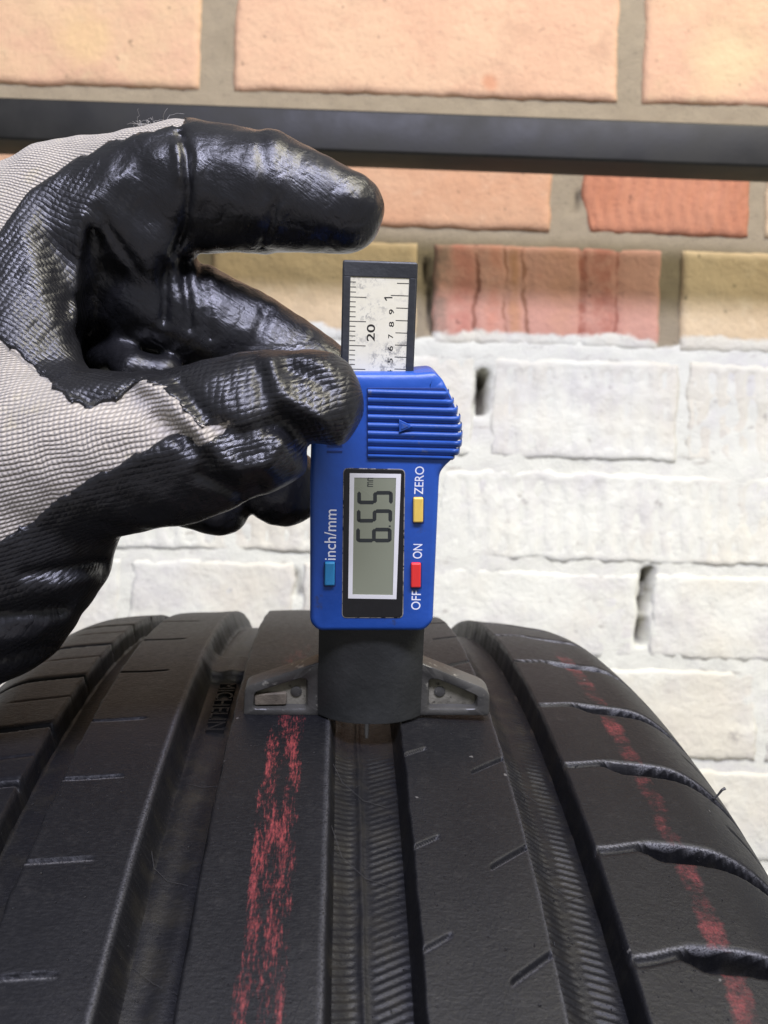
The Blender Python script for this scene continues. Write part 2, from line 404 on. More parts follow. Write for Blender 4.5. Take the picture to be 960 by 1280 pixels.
# visible sipes: shoulder ones split the shoulders into blocks
RS = [153.0-0.0, 129.3, 103.0, 76.2, 45.0, 13.5, -16, -45, -74, -103, -132]+[178, 203, 228, 253]
LS = [155.5, 132.5, 109.5, 87.5, 60.5, 33.0, 5.0, -22, -50, -77, -104, -131]+[181, 206, 231, 256]
RS.sort(); LS.sort()
def rs_line(k, x):       # arc length of the k-th right sipe at lateral x
    return RS[k]-2.6*sst(52, 64, x)+0.004*np.maximum(0, x-66)**2*1.6
def ls_line(k, x):
    return LS[k]+1.2+0.06*np.maximum(0, -62-x)+0.008*np.maximum(0, -64-x)**2*0.8
def tooth(q, per):
    fq = (q/per) % 1.0; return np.exp(-((fq-0.5)/0.21)**2)-0.3
def height(x, u):
    tf_ = sst(92, 99, u)*(0.75+0.25*np.sin(u*0.21))
    h = np.zeros(np.broadcast(x, u).shape)
    # rib surface: gentle unevenness, worn edges
    h += 0.10*np.sin(x*0.33+u*0.021)+0.07*np.sin(u*0.13+x*0.08)
    jit = 0.05*np.sin(u*0.9)+0.10*np.sin(u*0.31+2)
    for gi, (xl, xr, dp, rl, rr) in enumerate(GR):
        L_ = xl+jit*(1 if gi != 0 else .7); R_ = xr+jit[::-1] if False else xr-jit
        g = sst(L_, L_+rl, x)*(1-sst(R_-rr, R_, x))
        h -= dp*g
        # tooth-like texture of the groove walls and floors
        if gi == 2:
            z1 = sst(L_+0.7, L_+1.2, x)*(1-sst(L_+5.0, L_+5.6, x)); h += z1*tf_*0.32*tooth(u+0.35*(x-xl), 1.5)
            h += 1.6*sst(L_+5.2, L_+0.8, x)*g
            z2 = sst(L_+8.4, L_+9.0, x)*(1-sst(R_-2.0, R_-1.4, x)); h += z2*tf_*0.30*tooth(u+0.45*(x-xl), 1.65)
            h += 0.5*np.exp(-((x-(L_+6.8))/0.5)**2)
        if gi == 3:
            z1 = sst(L_+0.6, L_+1.0, x)*(1-sst(L_+4.8, L_+5.4, x)); h += z1*(.3+.7*tf_)*0.40*tooth(u-0.15*(x-xl), 1.5)
            h += 2.0*sst(L_+5.5, L_+0.8, x)*g
            z2 = sst(L_+6.6, L_+7.2, x)*(1-sst(R_-3.2, R_-2.6, x)); h += z2*(.3+.7*tf_)*0.34*tooth(u-0.3*(x-xl), 1.65)
        if gi == 1:     # wear bar and ledge
            wb = sst(38, 40, u)*(1-sst(52.5, 54, u)); h += wb*g*2.6
            h += g*0.25*np.sin(u*0.05+x)
    # right shoulder sipes (wide chamfered cuts)
    m4 = sst(52.0, 52.6, x)
    for k in range(len(RS)):
        c = rs_line(k, x); d = u-c      # d>0 is nearer the viewer (down the picture)
        wd = 1.5+2.7*sst(60, 65, x)
        dep = 0.8+5.2*sst(60.5, 64, x)
        dep = dep*(1-0.75*sst(98, 106, x))
        rough = 0.12*np.sin(x*0.4+k)+0.05*np.sin(x*1.1+2*k)
        lip = sst(-3.1+rough, -0.4, d)*0.45
        cut = lip+(1-lip)*sst(-0.4, 0.25, d) if False else np.maximum(0.07*sst(-1.3, -0.3, d), sst(-0.35+0.4*rough, 0.4+0.4*rough, d))
        h -= m4*dep*cut*(1-sst(wd-0.25, wd+0.25, d))
        # shallow extra nick between two sipes at the outer shoulder
        c2 = c+12.5; h -= 0.5*sst(84, 86, x)*(1-sst(91, 94, x))*np.exp(-((u-c2-0.25*(x-84))/0.6)**2)
    m0 = 1-sst(-62.3, -61.7, x); m1 = sst(-53.9, -53.3, x)*(1-sst(-42.6, -40.8, x))
    for k in range(len(LS)):
        c = ls_line(k, np.minimum(x, -40)); d = u-c
        wob = 0.2*np.sin(x*1.7+k)+0.12*np.sin(x*4.1)
        h -= m0*(2.4*sst(-0.7+wob*.5, 0, d)*(1-sst(1.1, 1.6, d))+0.4*sst(-2.2, -.2, d)*(1-sst(0, .5, d)))
        h -= m1*(1.0*sst(-0.5+wob*.5, -0.1, d)*(1-sst(0.0, 0.5, d)))
        c2 = c+13; h -= 0.25*m0*np.exp(-((u-c2)/0.5)**2)*sst(-78, -74, x)
    # short slits on the right rib
    for c, in [(q,) for q in (103.8, 131.4, 153.2, 78, 52, 26, 0, -26, -52)]:
        d = u-(c-0.62*(x-16.6)); mk_ = sst(16.6, 17.2, x)*(1-sst(21.0, 22.2, x))
        h -= mk_*1.0*np.exp(-(d/0.34)**2)
    for c in (108.5, 135.6, 158.4, 82, 56, 30, 4, -22):
        d = u-(c-0.72*(x-30.6)); mk_ = sst(30.2, 31.4, x)*(1-sst(38.0, 38.6, x))
        h -= mk_*1.4*np.exp(-(d/0.42)**2)
    return h
xl_ = np.unique(np.round(np.concatenate([np.arange(-108, -64, 1.0), np.arange(-64, -18, 0.42), np.arange(-18, 0, 0.6), np.arange(0, 16, 0.40), np.arange(16, 23, 0.2), np.arange(23, 30, .6), np.arange(30, 39, 0.2), np.arange(36, 70, 0.42), np.arange(70, 108.1, 0.8)]), 3))
ul_ = np.concatenate([np.arange(-132, -20, 1.2), np.arange(-20, 60, 0.6), np.arange(60, 176, 0.30), np.arange(176, 262.1, 1.0)])
U, XX = np.meshgrid(ul_, xl_, indexing='ij')
H = height(XX, U)
VT = tpos(XX, U, H).reshape(-1, 3)
UVT = np.stack([XX.ravel()/100, U.ravel()/100], -1)
idx = np.arange(U.size).reshape(U.shape)
QT = np.stack([idx[:-1, :-1], idx[:-1, 1:], idx[1:, 1:], idx[1:, :-1]], -1)
xm = 0.5*(XX[:-1, :-1]+XX[1:, 1:]); um = 0.5*(U[:-1, :-1]+U[1:, 1:])

# rubber
t = NT('tread_rubber'); uvv = t.uv(); s = t.sep(uvv)
x_mm = t.ma('MULTIPLY', s[0], 100); u_mm = t.ma('MULTIPLY', s[1], 100)
n1 = t.noise(uvv, 6, 6, 0.6); n2 = t.noise(t.vmul(uvv, (60, 14, 1)), 4, 5, 0.65); n3 = t.noise(t.vmul(uvv, (14, 60, 1)), 4, 5, 0.65); pp = t.pos(); n4 = t.noise(pp, 2600, 4, 0.7); n5 = t.noise(pp, 240, 6, 0.7)
c = t.mix(n1, (0.0040, 0.0041, 0.0050), (0.0085, 0.0086, 0.0097))
c = t.mix(t.ma('MULTIPLY', t.ss(n3, 0.5, 0.72), 0.5), c, (0.017, 0.0168, 0.0166))
c = t.mix(t.ma('MULTIPLY', t.ss(n5, 0.56, 0.74), 0.40), c, (0.024, 0.023, 0.022))
c = t.mix(t.ma('MULTIPLY', t.ss(n4, 0.66, 0.76), 0.45), c, (0.05, 0.049, 0.047))
ribh = t.attr('tread_height'); 
dust = t.ma('MULTIPLY', t.ss(ribh, -0.9, -4.0), t.ss(t.noise(uvv, 16, 6, .6), 0.42, 0.7))
c = t.mix(t.ma('MULTIPLY', dust, 0.5), c, (0.020, 0.018, 0.013))
c = t.mix(t.ss(t.noise(pp, 420, 2, .4), 0.78, 0.80), c, (0.09, 0.087, 0.08))
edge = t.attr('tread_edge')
c = t.mix(t.ma('MULTIPLY', edge, t.ss(t.noise(pp, 3200, 4, .8), 0.40, 0.56)), c, (0.20, 0.20, 0.21))  # pale sparkle along the edges: scuffing plus a painted highlight
# red paint streaks, long strokes with gaps
def streak(cx, wd, scl, lo, hi, seed, wav=0.0):
    cen = t.ma('ADD', cx, t.ma('MULTIPLY', t.ma('SUBTRACT', t.noise(t.vmul(uvv, (0, 1, 0)), 9+seed, 3), 0.5), wav))
    d = t.ma('ABSOLUTE', t.ma('SUBTRACT', x_mm, cen)); band = t.ss(d, wd, wd*0.25)
    nz = t.noise(t.n_off(uvv, seed, scl), 1.0, 8, 0.74)
    return t.ss(t.ma('ADD', nz, t.ma('MULTIPLY', t.ma('SUBTRACT', band, 1), 0.55)), lo, hi)
def n_off(v, seed, scl):
    x = t.n('ShaderNodeMapping'); t.put(x.inputs[0], v); x.inputs['Location'].default_value = (seed*3.1, seed*1.7, 0); x.inputs['Scale'].default_value = (*scl, 1); return x.outputs[0]
t.n_off = n_off
far = t.ss(u_mm, 30, 80)
cen = t.ma('ADD', -9.2, t.ma('MULTIPLY', t.ma('SUBTRACT', t.noise(t.vmul(uvv, (0, 1, 0)), 7, 3), 0.5), 2.0))
dB = t.ma('ABSOLUTE', t.ma('SUBTRACT', x_mm, cen)); bandB = t.ss(dB, 6.2, 3.2)
nB = t.noise(n_off(uvv, 1.0, (38, 6.0)), 1.0, 5, 0.62); nF = t.noise(n_off(uvv, 2.0, (240, 50)), 1.0, 5, 0.75)
sumB = t.ma('ADD', t.ma('ADD', nB, t.ma('MULTIPLY', nF, 0.9)), t.ma('MULTIPLY', t.ma('SUBTRACT', bandB, 1), 0.6))
redm = t.ma('MULTIPLY', t.ss(sumB, 0.90, 1.18), far)
r3 = streak(68.8, 5.4, (9, 12), 0.43, 0.68, 3.0, 2.5)
fine2 = t.ss(t.noise(t.vmul(uvv, (60, 90, 1)), 2.2, 6, .8), 0.30, 0.62)
redm2 = t.ma('MULTIPLY', t.ma('MULTIPLY', r3, fine2), t.ss(u_mm, 22, 40))
top = t.ss(ribh, -0.55, -0.15)
red = t.ma('MULTIPLY', t.ma('MAXIMUM', redm, redm2), top)
c = t.mix(t.ma('MULTIPLY', red, 0.82), c, t.mix(t.ss(nF, .35, .65), (0.12, 0.022, 0.028), (0.24, 0.046, 0.044)))
bmp = t.bump(t.ma('ADD', t.noise(pp, 1500, 5, .65), t.ma('MULTIPLY', n3, 0.5)), 0.24, 0.0005)
bmp = t.bump(n5, 0.14, 0.0012, bmp)
pit = t.ss(t.noise(pp, 900, 2, .5), 0.70, 0.78)
bmp = t.bump(t.ma('MULTIPLY', pit, -1.0), 0.6, 0.0006, bmp)
rubber = t.done(c, t.ss(n3, 0.3, 0.7, 0.40, 0.56), bmp, 0.26)
# scuffed edges of cuts and grooves, with their thin highlight painted into the colour
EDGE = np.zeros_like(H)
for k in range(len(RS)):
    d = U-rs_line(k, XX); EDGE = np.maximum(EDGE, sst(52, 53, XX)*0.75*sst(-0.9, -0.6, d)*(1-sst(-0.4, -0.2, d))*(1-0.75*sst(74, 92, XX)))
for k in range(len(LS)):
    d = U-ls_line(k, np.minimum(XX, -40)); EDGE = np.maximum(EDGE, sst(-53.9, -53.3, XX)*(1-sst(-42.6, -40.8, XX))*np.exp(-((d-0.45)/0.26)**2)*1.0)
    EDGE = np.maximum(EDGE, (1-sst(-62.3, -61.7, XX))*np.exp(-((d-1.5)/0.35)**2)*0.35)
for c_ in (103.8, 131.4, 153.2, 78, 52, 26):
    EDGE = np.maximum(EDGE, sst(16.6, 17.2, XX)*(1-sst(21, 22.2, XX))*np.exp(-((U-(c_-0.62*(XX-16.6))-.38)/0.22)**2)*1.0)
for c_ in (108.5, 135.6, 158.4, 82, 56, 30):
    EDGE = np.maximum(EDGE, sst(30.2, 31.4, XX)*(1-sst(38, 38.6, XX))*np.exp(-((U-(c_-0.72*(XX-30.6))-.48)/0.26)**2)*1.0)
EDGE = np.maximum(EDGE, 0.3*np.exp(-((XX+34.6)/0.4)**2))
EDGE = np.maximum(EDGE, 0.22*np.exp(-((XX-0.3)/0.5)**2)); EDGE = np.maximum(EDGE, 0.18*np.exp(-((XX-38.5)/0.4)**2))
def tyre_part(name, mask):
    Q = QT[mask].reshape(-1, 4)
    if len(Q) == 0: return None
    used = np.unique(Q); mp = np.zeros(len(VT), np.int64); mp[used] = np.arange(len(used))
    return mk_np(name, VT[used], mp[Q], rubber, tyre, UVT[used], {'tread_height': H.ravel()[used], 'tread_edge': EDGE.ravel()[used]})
def bnd(i, side):  # where a groove's floor begins / ends
    xl, xr, dp, rl, rr = GR[i]; return xl+rl if side == 0 else xr-rr
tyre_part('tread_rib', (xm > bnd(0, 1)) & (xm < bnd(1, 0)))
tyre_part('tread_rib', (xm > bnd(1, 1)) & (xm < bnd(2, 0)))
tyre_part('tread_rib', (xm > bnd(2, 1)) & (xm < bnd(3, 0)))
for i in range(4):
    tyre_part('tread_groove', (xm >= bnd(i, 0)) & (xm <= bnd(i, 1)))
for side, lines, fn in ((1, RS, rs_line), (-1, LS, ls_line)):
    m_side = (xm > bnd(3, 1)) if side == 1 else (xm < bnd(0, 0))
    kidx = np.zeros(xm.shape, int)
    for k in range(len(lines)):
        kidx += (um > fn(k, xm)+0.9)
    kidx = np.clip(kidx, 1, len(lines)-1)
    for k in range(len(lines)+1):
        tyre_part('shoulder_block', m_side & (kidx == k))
# the rest of the tread, out of view
xs2 = np.unique(np.concatenate([np.linspace(-108, 108, 40)]+[[g[0], g[0]+g[3], g[1]-g[4], g[1]] for g in GR]))
us2 = np.concatenate([np.linspace(261.5, 2*math.pi*TR-131.5, 130)])
U2, X2 = np.meshgrid(us2, xs2, indexing='ij'); H2 = np.zeros_like(U2)
for xl, xr, dp, rl, rr in GR: H2 -= dp*sst(xl, xl+rl, X2)*(1-sst(xr-rr, xr, X2))
i2 = np.arange(U2.size).reshape(U2.shape); Q2 = np.stack([i2[:-1, :-1], i2[:-1, 1:], i2[1:, 1:], i2[1:, :-1]], -1).reshape(-1, 4)
mk_np('tread_band', tpos(X2, U2, H2).reshape(-1, 3), Q2, rubber, tyre, np.stack([X2.ravel()/100, U2.ravel()/100-30], -1), {'tread_height': H2.ravel(), 'tread_edge': H2.ravel()*0})
# sidewalls down to the beads, and the inner lining
side_rub = plain('sidewall_rubber', (0.022, 0.022, 0.022), 0.55, 0.2, 60, 0.3)
def revolve(name, prof, mat, flip=False):
    n = 128; V = []; Fc = []
    for i in range(n):
        th = 2*math.pi*i/n
        for x, r in prof: V.append((TC-TBASE)+x*TA+r*math.cos(th)*TU+r*math.sin(th)*TT)
    m_ = len(prof)
    for i in range(n):
        j = (i+1) % n
        for k in range(m_-1): Fc.append((i*m_+k, i*m_+k+1, j*m_+k+1, j*m_+k))
    return mk(name, V, Fc, mat, tyre, True, 40)
for sg in (1, -1):
    r0 = TR-float(tdrop(np.array(108.0)))
    revolve('sidewall', [(sg*x, r) for x, r in ((107.9, r0+0.6), (109.6, r0-5), (110.6, r0-9), (112.0, 258), (112.5, 246), (110, 232), (104, 220), (98, 212), (95, 206), (92, 203), (84, 203), (82, 209), (88, 220), (98, 240), (101, 255), (98, 270), (88, 288), (60, 296), (0, 300))], side_rub)
# little rubber whisker on the shoulder
q0 = tpos(np.array([87.0]), np.array([103.0]), np.array([-0.3]))[0]
nrm = TA*0.75+TU*0.65
V, Fc = tube([q0, q0+nrm*1.2, q0+nrm*2.4+np.array([0, -.2, .5]), q0+nrm*3.0+np.array([.3, 0, .4])], [0.28, 0.24, 0.3, 0.36], 7)
mk('whisker', V, Fc, side_rub, tyre)
# thin flash lines of rubber across the grooves and a few fibres
def strand(pts, r):
    P = [tpos(np.array([a]), np.array([b]), np.array([c_]))[0] for a, b, c_ in pts]
    V, Fc = tube(P, r, 5); mk('flash_line', V, Fc, strand_m, tyre)
strand_m = plain('flash_rubber', (0.02, 0.019, 0.018), 0.8, 0.3, 300, 0.1)
strand([(-29.5, 105.5, -6.35), (-26, 106.8, -6.35), (-22.8, 106.6, -6.3)], 0.05)
strand([(-32.5, 127.5, -4.5), (-31.5, 130.5, -6.0), (-28.5, 133.5, -6.35), (-26, 134.2, -6.35), (-22.8, 135.2, -6.3)], 0.05)
strand([(-31, 151.5, -6.3), (-27, 154.5, -6.4), (-22.8, 156.5, -6.3)], 0.05)
strand([(1.5, 103, -3.2), (3.5, 107.5, -4.6), (8, 111.2, -6.35), (12.8, 113.3, -6.3)], 0.05)
strand([(1.2, 122, -3.2), (3.5, 129.5, -4.6), (8, 133.0, -6.35), (13, 135.1, -6.3)], 0.05)
strand([(42.5, 106.5, -5.8), (46, 110, -6.3), (49.5, 109.5, -6.2)], 0.05)
strand([(42.5, 133, -5.8), (46, 136, -6.3), (49.5, 135, -6.2)], 0.05)
# raised lettering in the left wide groove (reads down the groove)
rubber_letter = plain('lettering_rubber', (0.008, 0.008, 0.008), 0.6, 0.2, 300, 0.3, 0, 0.2)
tv, tf = text_shape('MICHELIN')
lx = -28.6+tv[:, 1]*4.4; lu = 57.5+tv[:, 0]*27
Vt = tpos(lx, lu, np.full(len(lx), -5.75)); Vb = tpos(lx, lu, np.full(len(lx), -6.9))
n = len(Vt); cnt = {}
for f_ in tf:
    for i in range(len(f_)):
        e = (f_[i], f_[(i+1) % len(f_)]); cnt[e] = 1
wallsf = [(a, b, b+n, a+n) for (a, b) in cnt if (b, a) not in cnt]
mk('lettering', np.concatenate([Vt, Vb]), tf+[list(q) for q in wallsf], rubber_letter, tyre, False)

# ================================================================== TREAD DEPTH GAUGE
GO = at(458.5, 893.5, 203.0)
tl = 0.262
gz = np.array([0, -math.sin(tl), math.cos(tl)])
# lean so that the ruler's top sits over pixel x = 474
best = None
for s_ in np.linspace(-0.08, 0.08, 161):
    z_ = gz+np.array([s_, 0, 0]); z_ /= np.linalg.norm(z_); P_ = GO+z_*92
    u_, v_ = to_px(P_)
    e_ = abs(u_-474)
    if best is None or e_ < best[0]: best = (e_, z_)
GZ = best[1]
gx = CX+CY*0.035; gx = gx-GZ*(gx@GZ); GX = gx/np.linalg.norm(gx); GY = np.cross(GZ, GX)
gauge = empty('tread_depth_gauge')
MG = Matrix.Identity(4)
for i in range(3):
    MG[i][0] = GX[i]; MG[i][1] = GY[i]; MG[i][2] = GZ[i]; MG[i][3] = GO[i]*MM
gauge.matrix_world = MG
tag(gauge, 'blue digital tread depth gauge with 6.55 on its screen standing on the tyre', 'gauge')
def gp(u, v, y=0.0):
    """pixel -> (x, z) on the gauge's plane local y"""
    d = ray(u, v); n_ = GY; P0 = GO+GY*y
    k = ((P0-CAM)@n_)/(d@n_); P = CAM+k*d-GO
    return np.array([P@GX, P@GZ])
def gpl(pts, y): return [gp(u, v, y) for u, v in pts]
grey_plastic = plain('grey_plastic', (0.028, 0.029, 0.026), 0.50, 0.25, 300, 0.5, 0, 0.45, (0.12, 0.12, 0.10), 0.66)
arm_plastic = plain('worn_grey_plastic', (0.055, 0.053, 0.045), 0.42, 0.3, 300, 0.5, 0, 0.5, (0.22, 0.21, 0.17), 0.60)
pocket_m = plain('dusty_recess', (0.15, 0.14, 0.105), 0.7, 0.5, 500, 0.6, 0, 0.3, (0.06, 0.055, 0.04), 0.56)
blue_m = plain('blue_plastic', (0.017, 0.078, 0.35), 0.36, 0.16, 160, 0.35, 0, 0.5, (0.030, 0.060, 0.19), 0.60)
black_m = plain('black_bezel', (0.009, 0.009, 0.009), 0.35, 0.3, 300, 0.2, 0, 0.5, (0.08, 0.075, 0.06), 0.72)
silver_m = plain('worn_silver_edge', (0.30, 0.28, 0.24), 0.5, 0.5, 600, 0.5, 0.3, 0.5, (0.02, 0.02, 0.02), 0.5)
white_m = plain('white_frame', (0.74, 0.73, 0.69), 0.5, 0.08, 200, 0.1, 0, 0.4, (0.4, 0.38, 0.33), 0.70)
lcd_m = plain('lcd_panel', (0.235, 0.250, 0.170), 0.28, 0.05, 60, 0.02, 0, 0.5)
seg_m = plain('lcd_segment', (0.030, 0.034, 0.032), 0.35, 0.1, 100, 0.0, 0, 0.4)
ink_m = plain('white_print', (0.82, 0.83, 0.85), 0.55, 0.05, 300, 0.05, 0, 0.3)
blk_ink = plain('black_print', (0.035, 0.032, 0.026), 0.6, 0.3, 300, 0.05, 0, 0.2)
t = NT('scale_strip'); p = t.obj()
c = t.mix(t.noise(p, 300, 6, .7), (0.74, 0.69, 0.48), (0.92, 0.88, 0.68))
c = t.mix(t.ma('MULTIPLY', t.ma('MULTIPLY', t.ss(t.noise(p, 900, 6, .75), 0.46, 0.62), 0.8), t.ss(t.noise(p, 150, 3), 0.40, 0.60)), c, (0.20, 0.19, 0.17))
strip_m = t.done(c, 0.42, t.bump(t.noise(p, 2500, 3), 0.15, 0.0001), 0.5, 0.0)

# --- stem: bulging front
zs_t = gp(462, 775, -3)[1]
xl0 = gp(397.5, 860, 0)[0]; xr0 = gp(527, 860, 0)[0]
prof = []
for i in range(25):
    a = i/24; x = xl0+(xr0-xl0)*a; s2 = 2*a-1
    prof.append((x, -4.3*(1-abs(s2)**2.6)+0.2))
prof += [(xr0, 7.0), (xr0-1, 9.0), (xl0+1, 9.0), (xl0, 7.0)]
V = []; Fc = []; N = len(prof)
for z, k in ((-0.15, 0.985), (0.25, 1.0), (zs_t+3, 1.0)):
    V += [((x-(xl0+xr0)/2)*k+(xl0+xr0)/2, y*k, z) for x, y in prof]
for r_ in range(2):
    for i in range(N):
        j = (i+1) % N; Fc.append((r_*N+i, r_*N+j, (r_+1)*N+j, (r_+1)*N+i))
Fc.append(list(range(N))[::-1]); Fc.append([2*N+i for i in range(N)])
mk('stem', V, Fc, grey_plastic, gauge, True, 40)
# --- foot arms with recessed pockets
def arm(outer, inner, rads, boss, name='foot_arm'):
    O_ = rounded(gpl(outer, 0.6), rads, 4); I_ = gpl(inner, 0.6)
    if poly_area(O_) < 0: O_ = O_[::-1]
    I_ = rounded(I_, 1.0, 4)
    if poly_area(I_) < 0: I_ = I_[::-1]
    # resample both by angle about the pocket's middle
    c_ = np.mean(I_, 0); na = 180
    def samp(P):
        P = [np.array(q) for q in P]; out = []
        for k in range(na):
            th = 2*math.pi*k/na; d = np.array([math.cos(th), math.sin(th)]); bt = None
            for i in range(len(P)):
                a, b = P[i], P[(i+1) % len(P)]; e = b-a; den = d[0]*e[1]-d[1]*e[0]
                if abs(den) < 1e-9: continue
                w_ = a-c_; tt = (w_[0]*e[1]-w_[1]*e[0])/den; ss_ = (w_[0]*d[1]-w_[1]*d[0])/den
                if tt > 0 and -1e-6 <= ss_ <= 1+1e-6 and (bt is None or tt > bt): bt = tt
            out.append(c_+d*(bt if bt else 0.1))
        return out
    So, Si = samp(O_), samp(I_)
    inn = lambda P, k: [q+(c_-q)/np.linalg.norm(c_-q)*k for q in P]
    rings = [(So, 5.6), (So, 1.1), (inn(So, 0.15), 0.75), (inn(So, 0.5), 0.6), (inn(Si, -0.45), 0.6), (inn(Si, -0.1), 0.8), (Si, 1.3), (inn(Si, 0.35), 2.5)]
    V = []; Fc = []
    for R_, y in rings: V += [(q[0], y, q[1]) for q in R_]
    for r_ in range(len(rings)-1):
        for i in range(na):
            j = (i+1) % na; Fc.append((r_*na+i, r_*na+j, (r_+1)*na+j, (r_+1)*na+i))
    Fc.append([i for i in range(na)][::-1])
    o = mk(name, V, Fc, arm_plastic, gauge, True, 38)
    fl_ = inn(Si, 0.3)
    mk('pocket_floor', [(q[0], 2.45, q[1]) for q in fl_]+[(c_[0], 2.45, c_[1])], [(i, (i+1) % na, na) for i in range(na)], pocket_m, o, False)
    b = gp(*boss, 1.6); V, Fc = tube([(b[0], 2.5, b[1]), (b[0], 2.2, b[1]), (b[0], 2.05, b[1])], [1.3, 1.3, 1.0], 18)
    mk('boss', V, Fc, arm_plastic, o, True, 40)
    return o
aL = arm([(304, 895), (305.5, 859), (396, 829), (406, 829), (406, 895)], [(316, 886), (318, 866), (376, 848), (384, 850), (384, 886)], [0.6, 1.6, 0, 0, 0], (370, 866))
aR = arm([(519, 895), (519, 829), (527, 829), (605, 860), (612.5, 868), (612, 895)], [(535, 886), (536, 850), (546, 849), (597, 870), (596, 886)], [0, 0, 0, 1.4, 1.4, 0.6], (550, 866))
prism('insert', rounded(gpl([(318, 882), (318, 868), (358, 866), (358, 881)], 1.5), 0.5, 3), 1.4, 2.6, plain('brown_insert', (0.12, 0.10, 0.07), 0.7, 0.4, 600, 0.6), aL, 0.3)
# --- probe
pb = gp(459, 905, -1.0)
V, Fc = tube([(pb[0], 1.0, 6), (pb[0], 1.0, -4.6), (pb[0], 1.0, -6.4)], [0.55, 0.55, 0.38], 12)
mk('probe', V, Fc, plain('probe_steel', (0.5, 0.49, 0.45), 0.35, 0.2, 300, 0.1, 0.3), gauge, True, 40)
# --- body
YF = -6.5; YB = 8.5
out_px = [(391, 474), (424, 466.5), (519, 466.5), (543, 464.5), (553, 474), (559, 486), (565, 498), (570, 512), (572.5, 528), (573, 545), (571, 560), (565, 574), (556, 582), (549.5, 591), (548.5, 604),
          (541, 776), (530, 787.5), (397, 787.5), (387.5, 777), (387.5, 600)]
rad_ = [2.2, 0.5, 0.3, 1.2, .8, .8, .8, .8, .8, .8, .8, .8, 1.0, 1.2, 1.5, 1.2, 1.2, 1.2, 1.2, 2]
OB = rounded(gpl(out_px, YF+1.0), rad_, 4)
if poly_area(OB) < 0: OB = OB[::-1]
ztop = gp(480, 484, YF)[1]
bevs = [2.6 if q[1] > ztop+0.5 and q[0] < gp(555, 480, YF)[0] else 1.15 for q in OB]
def body_mesh():
    P = OB; rings = []
    for tdeg in (90, 62, 34, 12, 0):
        a = math.radians(tdeg); rings.append((inset(P, [(1-math.cos(a))*b for b in bevs]), YF+1.15*(1-math.sin(a))))
    rings += [(P, YF+5.2), (inset(P, 0.18), YF+5.4), (inset(P, 0.18), YF+5.7), (P, YF+5.9), (P, YB-1.2), (inset(P, 0.35), YB-0.35), (inset(P, 1.2), YB)]
    V = []; Fc = []; N = len(P)
    for R_, y in rings: V += [(q[0], y, q[1]) for q in R_]
    for k in range(len(rings)-1):
        for i in range(N):
            j = (i+1) % N; Fc.append((k*N+i, k*N+j, (k+1)*N+j, (k+1)*N+i))
    Fc.append(list(range(N))[::-1]); Fc.append([(len(rings)-1)*N+i for i in range(N)])
    return mk('body', V, Fc, blue_m, gauge, True, 34)
body = body_mesh()
# --- ribbed grip
gy = YF-0.05
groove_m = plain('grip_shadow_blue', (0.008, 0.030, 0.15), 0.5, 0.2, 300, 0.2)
bx = [485.6, 496, 505.9, 516.8, 527, 537.2, 547.5, 557.2, 566.8, 573.2]
rx = [560, 566, 572, 576, 578.6, 579.8, 580, 578.5, 574.5, 566]
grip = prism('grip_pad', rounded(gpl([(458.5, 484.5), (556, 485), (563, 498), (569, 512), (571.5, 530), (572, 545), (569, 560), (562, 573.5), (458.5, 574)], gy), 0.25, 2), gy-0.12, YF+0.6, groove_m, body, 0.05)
dusty_blue = plain('dusty_blue_plastic', (0.020, 0.078, 0.32), 0.42, 0.14, 300, 0.4, 0, 0.45, (0.10, 0.13, 0.22), 0.60)
for i in range(9):
    v0, v1 = bx[i]+0.5, bx[i+1]-0.4; x0, z1 = gp(460, v0, gy); z0 = gp(460, v1, gy)[1]
    xr = gp((rx[i]+rx[i+1])/2+0.6, (v0+v1)/2, gy)[0]
    nx = 26; pr = [(0.0, 0.0), (0.06, 0.34), (0.18, 0.62), (0.38, 0.66), (0.62, 0.50), (0.85, 0.28), (1.0, 0.0)]   # top edge proud, shelving down
    V = []; Fc = []
    ends = []
    for a in range(nx+1):
        s_ = a/nx; x = x0+(xr-x0)*s_
        # the pad wraps round the body's side at its right end
        wrap = max(0.0, (s_-0.93)/0.07); yb = gy+2.2*wrap**2
        for q, hgt in pr: V.append((x-(0.15*wrap if a == nx else 0), yb-0.05-hgt*(1-0.25*wrap), z1+(z0-z1)*q))
    m_ = len(pr)
    for q, hgt in pr: V.append((xr-0.1, YF+5.0, z1+(z0-z1)*q))
    for a in range(nx+1):
        for k in range(m_-1): Fc.append((a*m_+k, a*m_+k+1, (a+1)*m_+k+1, (a+1)*m_+k))
    Fc = [f[::-1] for f in Fc]
    Fc.append([k for k in range(m_)])
    mk('ridge', V, Fc, dusty_blue, grip, True, 50)
# triangle emblem
tri = gpl([(498.5, 523.5), (515.5, 531.8), (498.5, 539.8)], gy)
prism('arrow_mark', tri, gy-1.05, gy-0.2, blue_m, body, 0.12)
tri2 = inset([np.array(q) for q in (tri if poly_area(tri) > 0 else tri[::-1])], 0.42)
prism('arrow_mark', tri2, gy-1.2, gy-1.0, dusty_blue, body, 0.06)
# small moulded lines at the body's left edge
for v in (549, 556, 563):
    prism('moulded_line', gpl([(409, v), (409, v+2.4), (428, v+2.4), (428, v)], YF), YF-0.12, YF+0.1, groove_m, body, 0.05)
